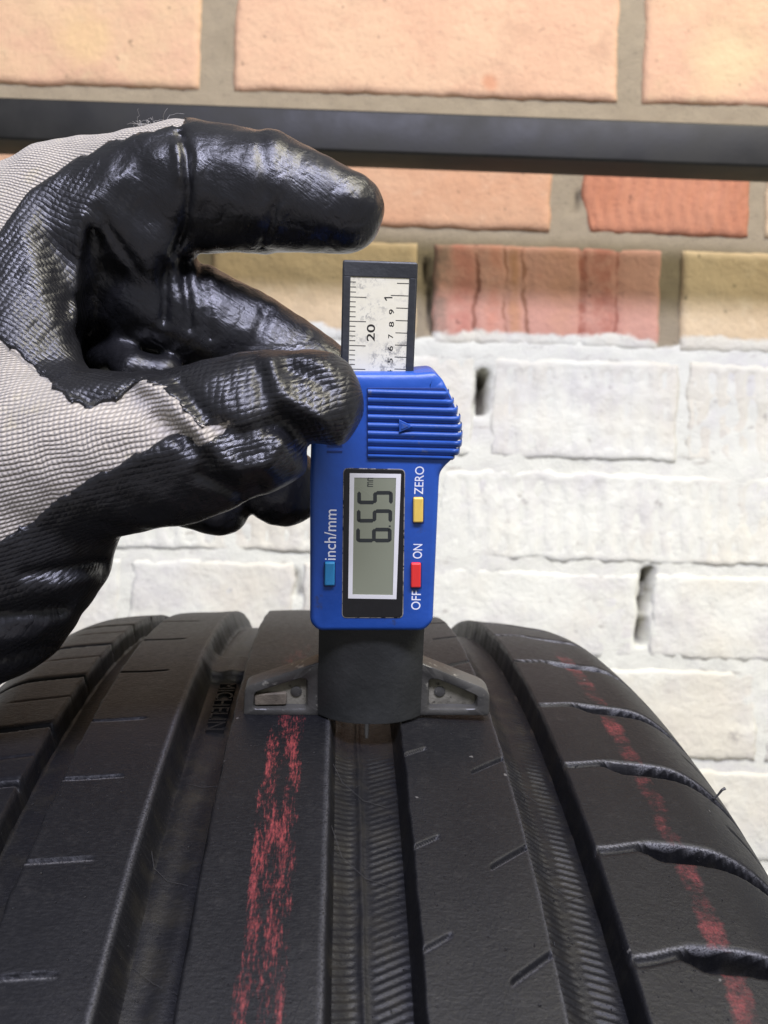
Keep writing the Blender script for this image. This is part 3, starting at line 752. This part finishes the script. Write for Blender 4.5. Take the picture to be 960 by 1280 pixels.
# --- screen
def plate(name, pts, y0, y1, mat, parent, r=0.3, bev=0.08): return prism(name, rounded(gpl(pts, y0), r, 4), y0, y1, mat, parent, bev)
bez_px = [(430, 586), (505.5, 587.5), (503, 771.5), (428.2, 771.5)]
plate('bezel_edge', [(429.0, 584.9), (506.6, 586.4), (504.2, 772.7), (427.2, 772.7)], YF-0.10, YF+0.3, silver_m, body, 1.1, 0.05)
bez = plate('screen_bezel', bez_px, YF-0.20, YF+0.3, black_m, body, 0.9, 0.06)
yw = YF-0.28
wo = gpl([(437.2, 591.6), (501.3, 592.6), (495.5, 749), (435.2, 748)], yw); wi = gpl([(442.8, 597), (495.2, 597.4), (491, 744), (440.6, 743.2)], yw)
V = [(q[0], yw, q[1]) for q in wo]+[(q[0], yw, q[1]) for q in wi]+[(q[0], yw+0.4, q[1]) for q in wo]+[(q[0], yw+0.4, q[1]) for q in wi]
Fc = []
for i in range(4):
    j = (i+1) % 4
    Fc += [(i, j, 4+j, 4+i), (4+i, 4+j, 12+j, 12+i), (j, i, 8+i, 8+j)]
mk('screen_frame', V, Fc, white_m, body, False)
yl = YF-0.215
lcd = plate('screen', [(441, 595.5), (497, 595.5), (493, 745.5), (439, 745.5)], yl, YF+0.25, lcd_m, body, 0, 0.01)
ys = yl-0.012
def seg(name, pts):
    q = gpl(pts, ys); 
    if poly_area(q) < 0: q = q[::-1]
    mk(name, [(a[0], ys, a[1]) for a in q], [list(range(len(q)))], seg_m, lcd, False)
Z3 = lambda x, y: (380+x/5.333, 570+y/5.333)
def digit(xa, xb, yr, yl_, segs):
    """xa = top of the digit (left), xb = its bottom (right), yr = its right side (upper), yl_ = its left side (lower); zoom pixels"""
    w_ = 25; xm_ = (xa+xb)/2; sk = 6
    def vert(xc, y0, y1):   # a, g, d : across the digit, vertical in the picture
        return [(xc-w_/2, y0+w_*.55), (xc, y0), (xc+w_/2, y0+w_*.55), (xc+w_/2, y1-w_*.55), (xc, y1), (xc-w_/2, y1-w_*.55)]
    def hor(yc, x0, x1):
        return [(x0, yc), (x0+w_*.5, yc-w_/2), (x1-w_*.5, yc-w_/2), (x1, yc), (x1-w_*.5, yc+w_/2), (x0+w_*.5, yc+w_/2)]
    G = {'a': vert(xa+w_/2, yr+2, yl_-2), 'g': vert(xm_, yr+6, yl_-6), 'd': vert(xb-w_/2, yr+2, yl_-2),
         'f': hor(yl_-w_/2, xa+8, xm_-2), 'b': hor(yr+w_/2, xa+8, xm_-2), 'e': hor(yl_-w_/2, xm_+2, xb-8), 'c': hor(yr+w_/2, xm_+2, xb-8)}
    for s_ in segs: seg('segment', [Z3(x, y) for x, y in G[s_]])
digit(355, 592, 233, 322, 'afgcd'); digit(352, 588, 355, 444, 'afgcd'); digit(348, 584, 478, 576, 'afgcde')
seg('segment', [Z3(565, 463), Z3(578, 463), Z3(578, 474), Z3(565, 474)])
def label_txt(body_txt, xbase, xtop, ystart, yend, y, mat, parent, name='lettering', fl=False, bold=0.004):
    tv, tf = text_shape(body_txt, bold)
    um_, vm_ = (xbase+xtop)/2, (ystart+yend)/2
    xb_, xt_ = gp(xbase, vm_, y)[0], gp(xtop, vm_, y)[0]; z0, z1 = gp(um_, ystart, y)[1], gp(um_, yend, y)[1]
    if fl: tv = 1-tv
    V = [(xb_+(xt_-xb_)*b_, y, z0+(z1-z0)*a_) for a_, b_ in tv]
    return mk(name, V, tf, mat, parent, False)
label_txt('mm', 466.5, 459, 608.5, 594.5, ys, seg_m, lcd)
yp = YF-0.03
label_txt('inch/mm', 420.3, 405.5, 700, 636.8, yp, ink_m, body)
label_txt('ZERO', 529.6, 518.3, 618, 583, yp, ink_m, body)
label_txt('ON', 527.8, 516.2, 698.2, 680, yp, ink_m, body)
label_txt('OFF', 525.9, 514.2, 762.2, 738.5, yp, ink_m, body)
def button(px, col, nm):
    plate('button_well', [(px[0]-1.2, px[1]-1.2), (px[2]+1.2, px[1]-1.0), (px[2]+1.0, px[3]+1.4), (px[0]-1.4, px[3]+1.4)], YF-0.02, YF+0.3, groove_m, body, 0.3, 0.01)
    b = plate('button', [(px[0], px[1]), (px[2], px[1]), (px[2]-0.4, px[3]), (px[0]-0.4, px[3])], YF-0.85, YF+0.3, plain(nm+'_button', col, 0.35, 0.08, 200, 0.1), body, 0.35, 0.3)
    b['label'] = nm+' rectangular push button'
button((405.8, 703.5, 418.6, 732.5), (0.022, 0.20, 0.40), 'teal')
button((516.8, 622.5, 529.3, 653.5), (0.76, 0.52, 0.10), 'yellow')
button((514, 704.5, 526.3, 735), (0.74, 0.035, 0.030), 'red')
# --- sliding ruler
YR = -1.6
zb = gp(470, 480, YR)[1]-20
def fr(u, v): return gp(u, v, YR)
f0 = fr(427.2, 324.5); f1 = fr(521.4, 328); xlo = fr(426.6, 468)[0]; xro = fr(518.3, 468)[0]
xlo = (f0[0]+xlo)/2; xro = (f1[0]+xro)/2; ztp = (f0[1]+f1[1])/2
s0 = fr(437.4, 346); s1 = fr(511.2, 347.2); sxl = (s0[0]+fr(436.2, 468)[0])/2; sxr = (s1[0]+fr(507.4, 468)[0])/2; sz = (s0[1]+s1[1])/2
ruler_dark = plain('ruler_frame', (0.036, 0.038, 0.039), 0.48, 0.2, 300, 0.6, 0, 0.5, (0.13, 0.13, 0.11), 0.68)
slider = prism('ruler_slide', rounded([(xlo, zb), (xro, zb), (xro, ztp), (xlo, ztp)], [0, 0, 0.6, 0.6], 4), YR, YR+4.2, ruler_dark, gauge, 0.35)
# recess is made by a raised frame round the strip
for P in ([(xlo+.3, zb+1), (sxl, zb+1), (sxl, sz+.01), (xlo+.3, sz+.01)], [(sxr, zb+1), (xro-.3, zb+1), (xro-.3, sz+.01), (sxr, sz+.01)], [(xlo+.3, sz+.02), (xro-.3, sz+.02), (xro-.3, ztp-.3), (xlo+.3, ztp-.3)]):
    prism('frame_rail', P, YR-0.28, YR+0.2, ruler_dark, slider, 0.12)
ysr = YR-0.08
strip = prism('scale_strip', [(sxl+.02, zb+1), (sxr-.02, zb+1), (sxr-.02, sz-.02), (sxl+.02, sz-.02)], ysr, YR+0.3, strip_m, slider, 0.02)
yt = ysr-0.012
Z1 = lambda x, y: (415+x/8, 315+y/8)
def tick(x0, x1, y):
    a = gp(*Z1(x0, y), yt); b = gp(*Z1(x1, y+4), yt); hw = 0.085
    x0_, x1_ = a[0], b[0]
    z = (a[1]+b[1])/2
    V = [(x0_, yt, z-hw), (x1_, yt, z-hw), (x1_, yt, z+hw), (x0_, yt, z+hw)]
    mk('tick_mark', V, [(0, 1, 2, 3)], blk_ink, strip, False)
for y, L in [(298, 0), (348, 0), (398, 0), (450, 1), (496, 0), (546, 0), (596, 0), (645, 0), (693, 1), (740, 0), (790, 0), (837, 0), (885, 0), (935, 1), (980, 0), (1027, 0), (1076, 0), (1123, 0), (1170, 1)]:
    off = -12*(y-298)/900
    tick(182+off, (345 if L else 240)+off, y)
for y, x0 in [(313, 650), (435, 588), (560, 642), (685, 637), (808, 635), (930, 630), (1050, 626), (1170, 624)]:
    tick(x0, 768-28*(y-313)/860, y)
def rnum(s_, x0, x1, y0, y1):
    a = Z1(x0, y1); b = Z1(x1, y0); label_txt(s_, b[0], a[0], a[1], b[1], yt, blk_ink, strip, 'numeral', bold=0.014)
rnum('20', 347, 430, 722, 893); one = [gp(*Z1(*q), yt) for q in ((522, 450), (604, 450), (604, 463), (541, 463), (552, 487), (540, 487), (522, 461))]; mk('numeral', [(q[0], yt, q[1]) for q in one], [list(range(7))], blk_ink, strip, False); rnum('9', 570, 622, 573, 625); rnum('8', 570, 620, 697, 750); rnum('7', 562, 612, 822, 864)
rnum('6', 557, 610, 940, 990); rnum('5', 557, 607, 1063, 1112); rnum('4', 553, 605, 1178, 1232); rnum('10', 340, 424, 1205, 1390)

# ================================================================== GLOVED HAND
# signed-distance modelling: tapered capsules blended, creases pressed in, then polygonised
h_ = 0.72
x_r = np.arange(-142, 8, h_); y_r = np.arange(128, 262, h_); z_r = np.arange(-62, 100, h_)+CZ
G3 = np.stack(np.meshgrid(x_r, y_r, z_r, indexing='ij'), -1).astype(np.float32)
def cone(a, b, ra, rb):
    a = np.array(a, np.float32); b = np.array(b, np.float32); ab = b-a
    pa = G3-a; tt = np.clip((pa@ab)/np.float32(ab@ab), 0, 1)
    pa -= tt[..., None]*ab
    return np.sqrt(np.einsum('...i,...i->...', pa, pa))-(np.float32(ra)+tt*np.float32(rb-ra))
def chain(pts):
    d = None
    for p_, q_ in zip(pts[:-1], pts[1:]):
        c_ = cone(at(*p_[:3]), at(*q_[:3]), p_[3], q_[3]); d = c_ if d is None else np.minimum(d, c_)
    return d
def smin(a, b, k):
    hh = np.maximum(k-np.abs(a-b), 0)/k
    return np.minimum(a, b)-hh*hh*np.float32(k*0.25)
palm = chain([(-420, 590, 205, 33), (-180, 540, 205, 34), (-70, 440, 206, 30), (60, 420, 226, 17)])
palm = smin(palm, chain([(-70, 368, 206, 23), (95, 277, 197, 15.3)]), 9)
web = chain([(-60, 330, 194, 20), (33, 335, 189, 13.5), (30, 440, 182, 13), (20, 540, 178, 14)])
palm = smin(palm, web, 9)
hollow = chain([(60, 430, 228, 17), (180, 450, 232, 15)])
index = chain([(95, 275, 197, 15.3), (222, 233, 190, 13.2), (325, 239, 188, 12.3), (428, 264, 187, 8.3)])
lobe = chain([(150, 285, 189, 11), (186, 312, 188, 7.0)])
index = smin(index, lobe, 6)
thumb = chain([(-120, 640, 187, 27), (60, 572, 175, 17), (215, 562, 169.5, 14.3), (315, 529, 166.0, 13.0), (389, 503, 164.5, 9.4)])
heel = chain([(-60, 690, 190, 24), (42, 680, 180, 15.5)])
heel = smin(heel, chain([(-80, 770, 192, 20), (-8, 756, 186, 15.5)]), 9)
thumb = smin(thumb, heel, 7)
middle = chain([(40, 370, 222, 15), (195, 374, 198, 11.8), (322, 432, 200, 10.4), (418, 492, 200, 9.2)])
ring = chain([(40, 470, 232, 14), (230, 520, 226, 10), (355, 609, 211, 9.0)])
pinky = chain([(20, 540, 236, 13), (170, 590, 226, 9), (272, 629, 214, 7.6)])
D = smin(palm, index, 7)
carve = chain([(113, 266, 181, 0.8), (119, 320, 181, 3.0), (128, 380, 184, 6.0), (136, 440, 188, 9.5)])
D = -smin(-D, carve, 3.0)
D = smin(D, thumb, 6)
D = smin(D, hollow, 4)
D = smin(D, chain([(128, 452, 200, 3.5), (150, 444, 194, 3.0), (166, 462, 190, 3.5)]), 2.0); D = smin(D, chain([(180, 470, 192, 4.0), (205, 466, 191, 3.5)]), 2.0)
D = smin(D, middle, 2.5); D = smin(D, ring, 2.0); D = smin(D, pinky, 2.0)
D = D.astype(np.float32)
del palm, web, index, lobe, thumb, heel, middle, ring, pinky
band = np.where(np.abs(D) < 6.5)
PB = G3[band].astype(np.float64)
PU, PV = to_px(PB); DEP = PB[:, 1]
def pline(pts):
    d = np.full(len(PU), 1e9)
    for (ax, ay), (bx_, by) in zip(pts[:-1], pts[1:]):
        L2 = (bx_-ax)**2+(by-ay)**2; tt = np.clip(((PU-ax)*(bx_-ax)+(PV-ay)*(by-ay))/L2, 0, 1)
        d = np.minimum(d, np.hypot(PU-ax-tt*(bx_-ax), PV-ay-tt*(by-ay)))
    return d
add = np.zeros(len(PU))
def crease(pts, amp, wpx, dmax=400, dmin=0):
    """amp > 0 presses a fold in, amp < 0 raises a ridge (mm)"""
    global add
    add = add+amp*np.exp(-(pline(pts)/wpx)**2)*(1/(1+np.exp((DEP-dmax)/1.5)))*(1/(1+np.exp((dmin-DEP)/1.5)))
# index finger
crease([(226, 168), (233, 195), (236, 235), (232, 280), (216, 318)], 1.5, 5, 196)
crease([(221, 180), (226, 225)], -0.9, 6, 196)
crease([(246, 190), (247, 250)], -0.5, 6, 196)
crease([(121, 262), (150, 305), (172, 338)], 0.9, 6, 200)
crease([(101, 270), (99, 330), (95, 400)], -0.8, 8, 200)
crease([(322, 160), (330, 205), (331, 240)], 0.8, 8, 200)
crease([(352, 255), (347, 285), (335, 306)], -0.7, 4, 195)
crease([(345, 252), (338, 284), (328, 305)], 0.7, 5, 195)
crease([(300, 160), (340, 150)], 0.6, 9, 210)
crease([(55, 270), (75, 330), (95, 420)], 0.6, 12, 200)
crease([(28, 290), (50, 360), (85, 450)], -0.7, 14, 200)
# middle finger joint folds
crease([(206, 330), (206, 400)], 1.5, 6, 205); crease([(228, 325), (238, 410)], 1.3, 5, 205); crease([(250, 320), (262, 420)], 0.7, 6, 205)
crease([(318, 430), (332, 390)], 0.6, 8, 205)
# thumb: folded coating
crease([(338, 452), (350, 492), (368, 506), (402, 524)], -1.7, 11, 172)
crease([(334, 450), (375, 446), (408, 454)], -0.7, 8, 172)
crease([(358, 464), (392, 474), (410, 488)], 1.1, 9, 172)
crease([(356, 528), (378, 548), (398, 566)], 3.6, 17, 172)
crease([(330, 470), (325, 520), (345, 560)], 0.7, 9, 172)
crease([(180, 480), (205, 490), (228, 516), (256, 550)], -1.7, 11, 175)
crease([(196, 524), (232, 549), (262, 575)], 2.2, 11, 175)
crease([(110, 503), (150, 508), (172, 500)], 1.6, 15, 178)
crease([(225, 480), (258, 524), (300, 545), (338, 532)], 1.3, 9, 175)
crease([(258, 566), (298, 588), (336, 580), (352, 556)], -2.0, 12, 175)
crease([(252, 592), (300, 615), (322, 606)], 1.6, 9, 178)
crease([(150, 585), (225, 555)], -0.6, 10, 175)
for q in ((300, 455, 310, 500), (285, 462, 292, 505), (318, 450, 326, 490)): crease([q[:2], q[2:]], 0.5, 5, 172)
# heel folds
crease([(-20, 768), (40, 762), (75, 757)], 1.6, 10, 195)
crease([(70, 735), (110, 724)], -1.0, 9, 190); crease([(30, 718), (125, 702)], 1.2, 7, 190)
crease([(-10, 800), (40, 796), (85, 775)], -0.8, 10, 190); crease([(0, 822), (60, 806)], 0.9, 7, 190)
# overall loose-fabric unevenness
sx_, sy_, sz_ = PB[:, 0], PB[:, 1], PB[:, 2]
add += 0.22*np.sin(sx_*0.42+sz_*0.3)*np.sin(sz_*0.37-sy_*0.3)+0.13*np.sin(sx_*0.9-sz_*0.7+1)*np.sin(sy_*0.8+sx_*0.5)
Db = D[band]+add.astype(np.float32); D[band] = Db
# where the liner is bare: two regions of the back of the hand
def poly_sd(pts):
    d = np.full(len(PU), 1e9); ins = np.zeros(len(PU), bool); N = len(pts)
    for i in range(N):
        (ax, ay), (bx_, by) = pts[i], pts[(i+1) % N]
        L2 = (bx_-ax)**2+(by-ay)**2; tt = np.clip(((PU-ax)*(bx_-ax)+(PV-ay)*(by-ay))/L2, 0, 1)
        d = np.minimum(d, np.hypot(PU-ax-tt*(bx_-ax), PV-ay-tt*(by-ay)))
        cond = ((ay > PV) != (by > PV)) & (PU < (bx_-ax)*(PV-ay)/((by-ay) if by != ay else 1e-9)+ax); ins ^= cond
    return np.where(ins, -d, d)
W1 = [(-600, 380), (-40, 408), (0, 426), (42, 459), (68, 487), (90, 503), (115, 512), (151, 497), (168, 484), (182, 476), (208, 488), (229, 513), (255, 539), (272, 530), (289, 524), (284, 534), (262, 556), (250, 552), (226, 538), (198, 551), (156, 576), (104, 601), (52, 640), (0, 677), (-90, 720), (-600, 760)]
W2 = [(-600, 330), (-40, 325), (0, 288), (31, 245), (73, 211), (135, 178), (185, 164), (226, 157), (232, 120), (-600, 60)]
wig = 2.0*np.sin(PU*0.21+PV*0.13)+1.4*np.sin(PU*0.53-PV*0.4)+1.0*np.sin(PV*1.1+PU*0.9)
g1 = np.maximum(poly_sd(W1)+wig, (DEP-190)*6)
g2 = poly_sd(W2)+wig
g = -np.minimum(g1, g2)/6.0            # < 0 where coated
Dc = D.copy(); Dc += 50; Dc[band] = np.maximum(Db-0.50, g.astype(np.float32))
inside_deep = (D < -6.4) & (np.abs(D) >= 6.5)
Dc[inside_deep] = -1
def surface_nets(Fv):
    Ns = Fv.shape; ins = Fv < 0
    c = np.zeros((Ns[0]-1, Ns[1]-1, Ns[2]-1), np.uint8)
    offs = [(i, j, k) for i in (0, 1) for j in (0, 1) for k in (0, 1)]
    for i, j, k in offs: c += ins[i:Ns[0]-1+i, j:Ns[1]-1+j, k:Ns[2]-1+k]
    act = np.argwhere((c > 0) & (c < 8)); vid = -np.ones(c.shape, np.int64); vid[tuple(act.T)] = np.arange(len(act))
    acc = np.zeros((len(act), 3)); cnt_ = np.zeros(len(act))
    for a in range(8):
        for b in range(a+1, 8):
            oa, ob = np.array(offs[a]), np.array(offs[b])
            if np.abs(oa-ob).sum() != 1: continue
            fa = Fv[tuple((act+oa).T)]; fb = Fv[tuple((act+ob).T)]; m_ = (fa < 0) != (fb < 0)
            tt = np.where(m_, fa/np.where(fa == fb, 1, fa-fb), 0)
            acc += np.where(m_[:, None], oa+(ob-oa)*tt[:, None], 0); cnt_ += m_
    V = act+acc/cnt_[:, None]
    quads = []
    for ax in range(3):
        s0_ = [slice(None)]*3; s1_ = [slice(None)]*3; s0_[ax] = slice(0, -1); s1_[ax] = slice(1, None)
        A, B = ins[tuple(s0_)], ins[tuple(s1_)]
        e = np.argwhere(A != B); b1, b2 = (ax+1) % 3, (ax+2) % 3
        e = e[(e[:, b1] > 0) & (e[:, b2] > 0) & (e[:, b1] < Ns[b1]-1) & (e[:, b2] < Ns[b2]-1)]
        fl_ = A[tuple(e.T)]
        def cell(d1, d2):
            q = e.copy(); q[:, b1] -= d1; q[:, b2] -= d2; return vid[tuple(q.T)]
        q = np.stack([cell(1, 1), cell(0, 1), cell(0, 0), cell(1, 0)], -1)
        q[~fl_] = q[~fl_][:, ::-1]; quads.append(q)
    Q = np.concatenate(quads); Q = Q[(Q >= 0).all(1)]
    # light smoothing
    for _ in range(2):
        sm = np.zeros_like(V); n_ = np.zeros(len(V))
        for i in range(4):
            for j in ((i+1) % 4, (i+3) % 4):
                np.add.at(sm, Q[:, i], V[Q[:, j]]); np.add.at(n_, Q[:, i], 1)
        V = 0.55*V+0.45*sm/np.maximum(n_, 1)[:, None]
    return V*h_+np.array([x_r[0], y_r[0], z_r[0]]), Q
HB = at(-270, 600, 205)
hand = empty('gloved_hand', tuple(HB*MM))
tag(hand, 'hand in a black rubber coated grey knit glove pinching the blue gauge', 'hand')
def axis_uv(V, A, B, back):
    ax = B-A; L = np.linalg.norm(ax); ax = ax/L; r = V-A; s_ = r@ax; q = r-s_[:, None]*ax
    e1 = back-ax*(back@ax); e1 /= np.linalg.norm(e1); e2 = np.cross(ax, e1)
    ang = np.arctan2(-(q@e2), -(q@e1)); rad = np.clip(np.linalg.norm(q, axis=1), 6, 26)
    return s_, ang*rad
def knit_uv(V):
    pu, pv = to_px(V); far = np.array([0.0, 1, 0.25])
    s1, t1 = axis_uv(V, at(60, 572, 176), at(389, 503, 166), far)
    a = math.radians(-28); s2 = V[:, 0]*math.cos(a)+V[:, 2]*math.sin(a)-0.3*V[:, 1]; t2 = -V[:, 0]*math.sin(a)+V[:, 2]*math.cos(a)+0.75*V[:, 1]
    line = np.interp(pu, [-300, 0, 60, 110, 180, 300, 500], [400, 430, 475, 505, 478, 436, 420])
    th = (pv > line) & (V[:, 1] < 192)
    return np.stack([np.where(th, s1, s2)/100, np.where(th, t1, t2)/100], -1)
def knit_height(t, pitch_s=0.98, pitch_t=0.88):
    s = t.sep(t.uv()); wob = t.ma('MULTIPLY', t.ma('SUBTRACT', t.noise(t.uv(), 14, 3), 0.5), 1.6)
    S = t.ma('ADD', t.ma('MULTIPLY', s[0], 100), wob); T = t.ma('ADD', t.ma('MULTIPLY', s[1], 100), wob)
    row = t.ma('ABSOLUTE', t.ma('SINE', t.ma('MULTIPLY', T, math.pi/pitch_t)))
    odd = t.ma('MULTIPLY', t.ma('FLOOR', t.ma('DIVIDE', T, pitch_t)), 2.4)
    st_ = t.ma('ABSOLUTE', t.ma('SINE', t.ma('ADD', t.ma('MULTIPLY', S, math.pi/pitch_s), t.ma('ADD', odd, t.ma('MULTIPLY', T, 0.9)))))
    return t.ma('MULTIPLY', t.ma('POWER', row, 0.7), t.ma('ADD', t.ma('MULTIPLY', st_, 0.65), 0.35))
t = NT('knit_fabric'); kh = knit_height(t); p = t.pos()
c = t.mix(kh, (0.225, 0.198, 0.158), (0.52, 0.475, 0.40))
c = t.mix(t.ma('MULTIPLY', t.ss(t.noise(p, 70, 5, .6), 0.5, 0.72), 0.5), c, (0.28, 0.26, 0.22))
c = t.mix(t.ma('MULTIPLY', t.ss(t.noise(p, 160, 4), 0.6, 0.72), 0.25), c, (0.50, 0.44, 0.26))
fz = t.noise(p, 4000, 3, .7)
knit_m = t.done(c, 0.9, t.bump(fz, 0.3, 0.0003, t.bump(kh, 0.75, 0.0007)), 0.2, None, Sheen_Weight=0.3)
t = NT('nitrile_coating'); kh = knit_height(t, 1.3, 1.12); p = t.pos()
kn = t.attr('knit_show')
hh = t.ma('ADD', t.ma('MULTIPLY', kh, kn), t.ma('MULTIPLY', t.noise(t.vmul(t.uv(), (20, 110, 1)), 3, 4, .6), 0.45))
hh = t.ma('ADD', hh, t.ma('ADD', t.ma('MULTIPLY', t.noise(p, 500, 4, .6), 0.35), t.ma('MULTIPLY', t.noise(p, 1800, 4, .7), 0.22)))
wr = t.ma('ABSOLUTE', t.ma('SUBTRACT', t.noise(p, 110, 3, .5), 0.5)); wr2 = t.ma('ABSOLUTE', t.ma('SUBTRACT', t.noise(p, 230, 3, .5), 0.5))
hh = t.ma('ADD', hh, t.ma('ADD', t.ma('MULTIPLY', t.ss(wr, 0, 0.09), 0.42), t.ma('MULTIPLY', t.ss(wr2, 0, 0.08), 0.14)))
c = t.mix(t.noise(p, 60, 4), (0.006, 0.006, 0.007), (0.014, 0.014, 0.015))
c = t.mix(t.ma('MULTIPLY', t.ma('MULTIPLY', t.ss(kh, 0.5, 0.9), t.ss(t.noise(p, 90, 4), 0.5, 0.7)), 0.3), c, (0.03, 0.029, 0.026))
coat_m = t.done(c, t.ma('ADD', t.ss(t.noise(p, 80, 4), 0.3, 0.7, 0.19, 0.34), t.ma('MULTIPLY', kn, 0.08)), t.bump(hh, 0.40, 0.0005), 0.55)
V, Q = surface_nets(D); mk_np('knit_liner', V-HB, Q, knit_m, hand, knit_uv(V))
V, Q = surface_nets(Dc)
pu, pv = to_px(V)
ks = np.clip(1-((pu-105)/30), 0, 1); ks = np.maximum(ks, np.clip((pv-430)/25, 0, 1)*np.clip(1-(V[:, 1]-182)/6, 0, 1))
ks = 0.12+0.50*ks; ks *= np.where(pv < 255, np.clip(1-(255-pv)/90, 0.35, 1), 1)
ks *= np.clip(1-(pu-60)/200*np.clip((pv-575)/30, 0, 1), 0.3, 1)
mk_np('rubber_coating', V-HB, Q, coat_m, hand, knit_uv(V), {'knit_show': ks})
# sleeve beyond the cuff, out of the frame
a0 = at(-290, 565, 205)-HB
pts = [a0+np.array([-0, 0, 0]), a0+np.array([-30, -6, -5]), a0+np.array([-150, -30, -25]), a0+np.array([-330, -80, -70])]
V, Fc = tube(pts, [35.5, 37, 45, 56], 32)
mk('sleeve', V, Fc, plain('dark_sleeve_cloth', (0.03, 0.035, 0.05), 0.9, 0.3, 60, 0.5), hand)
# loose fibres on the knuckle
Vf, Ff = [], []
fm = plain('fibre', (0.45, 0.43, 0.40), 0.8, 0.1, 300, 0)
def fibre(u, v, dD, ln, k):
    p_ = at(u, v, 190+dD)-HB; pts = [p_]; d = np.array([random.uniform(-1, 1), random.uniform(-.4, .4), random.uniform(.5, 1.2)])
    for i in range(7):
        d = d+np.array([random.uniform(-.9, .9), random.uniform(-.5, .5), random.uniform(-.75, .45)]); d /= np.linalg.norm(d); pts.append(pts[-1]+d*ln/7)
    V, Fc = tube(pts, 0.032, 4); o_ = len(Vf); Vf.extend(V); Ff.extend([[i+o_ for i in f] for f in Fc])
for i in range(26): fibre(random.uniform(168, 234), 158+random.uniform(-1, 2), random.uniform(-2, 3), random.uniform(2.5, 6), i)
for i in range(22): fibre(random.uniform(290, 318), 171+random.uniform(-2, 2), random.uniform(-2, 2), random.uniform(1.5, 3.2), i)
tag(mk('loose_fibres', Vf, Ff, fm, hand), kind='stuff')
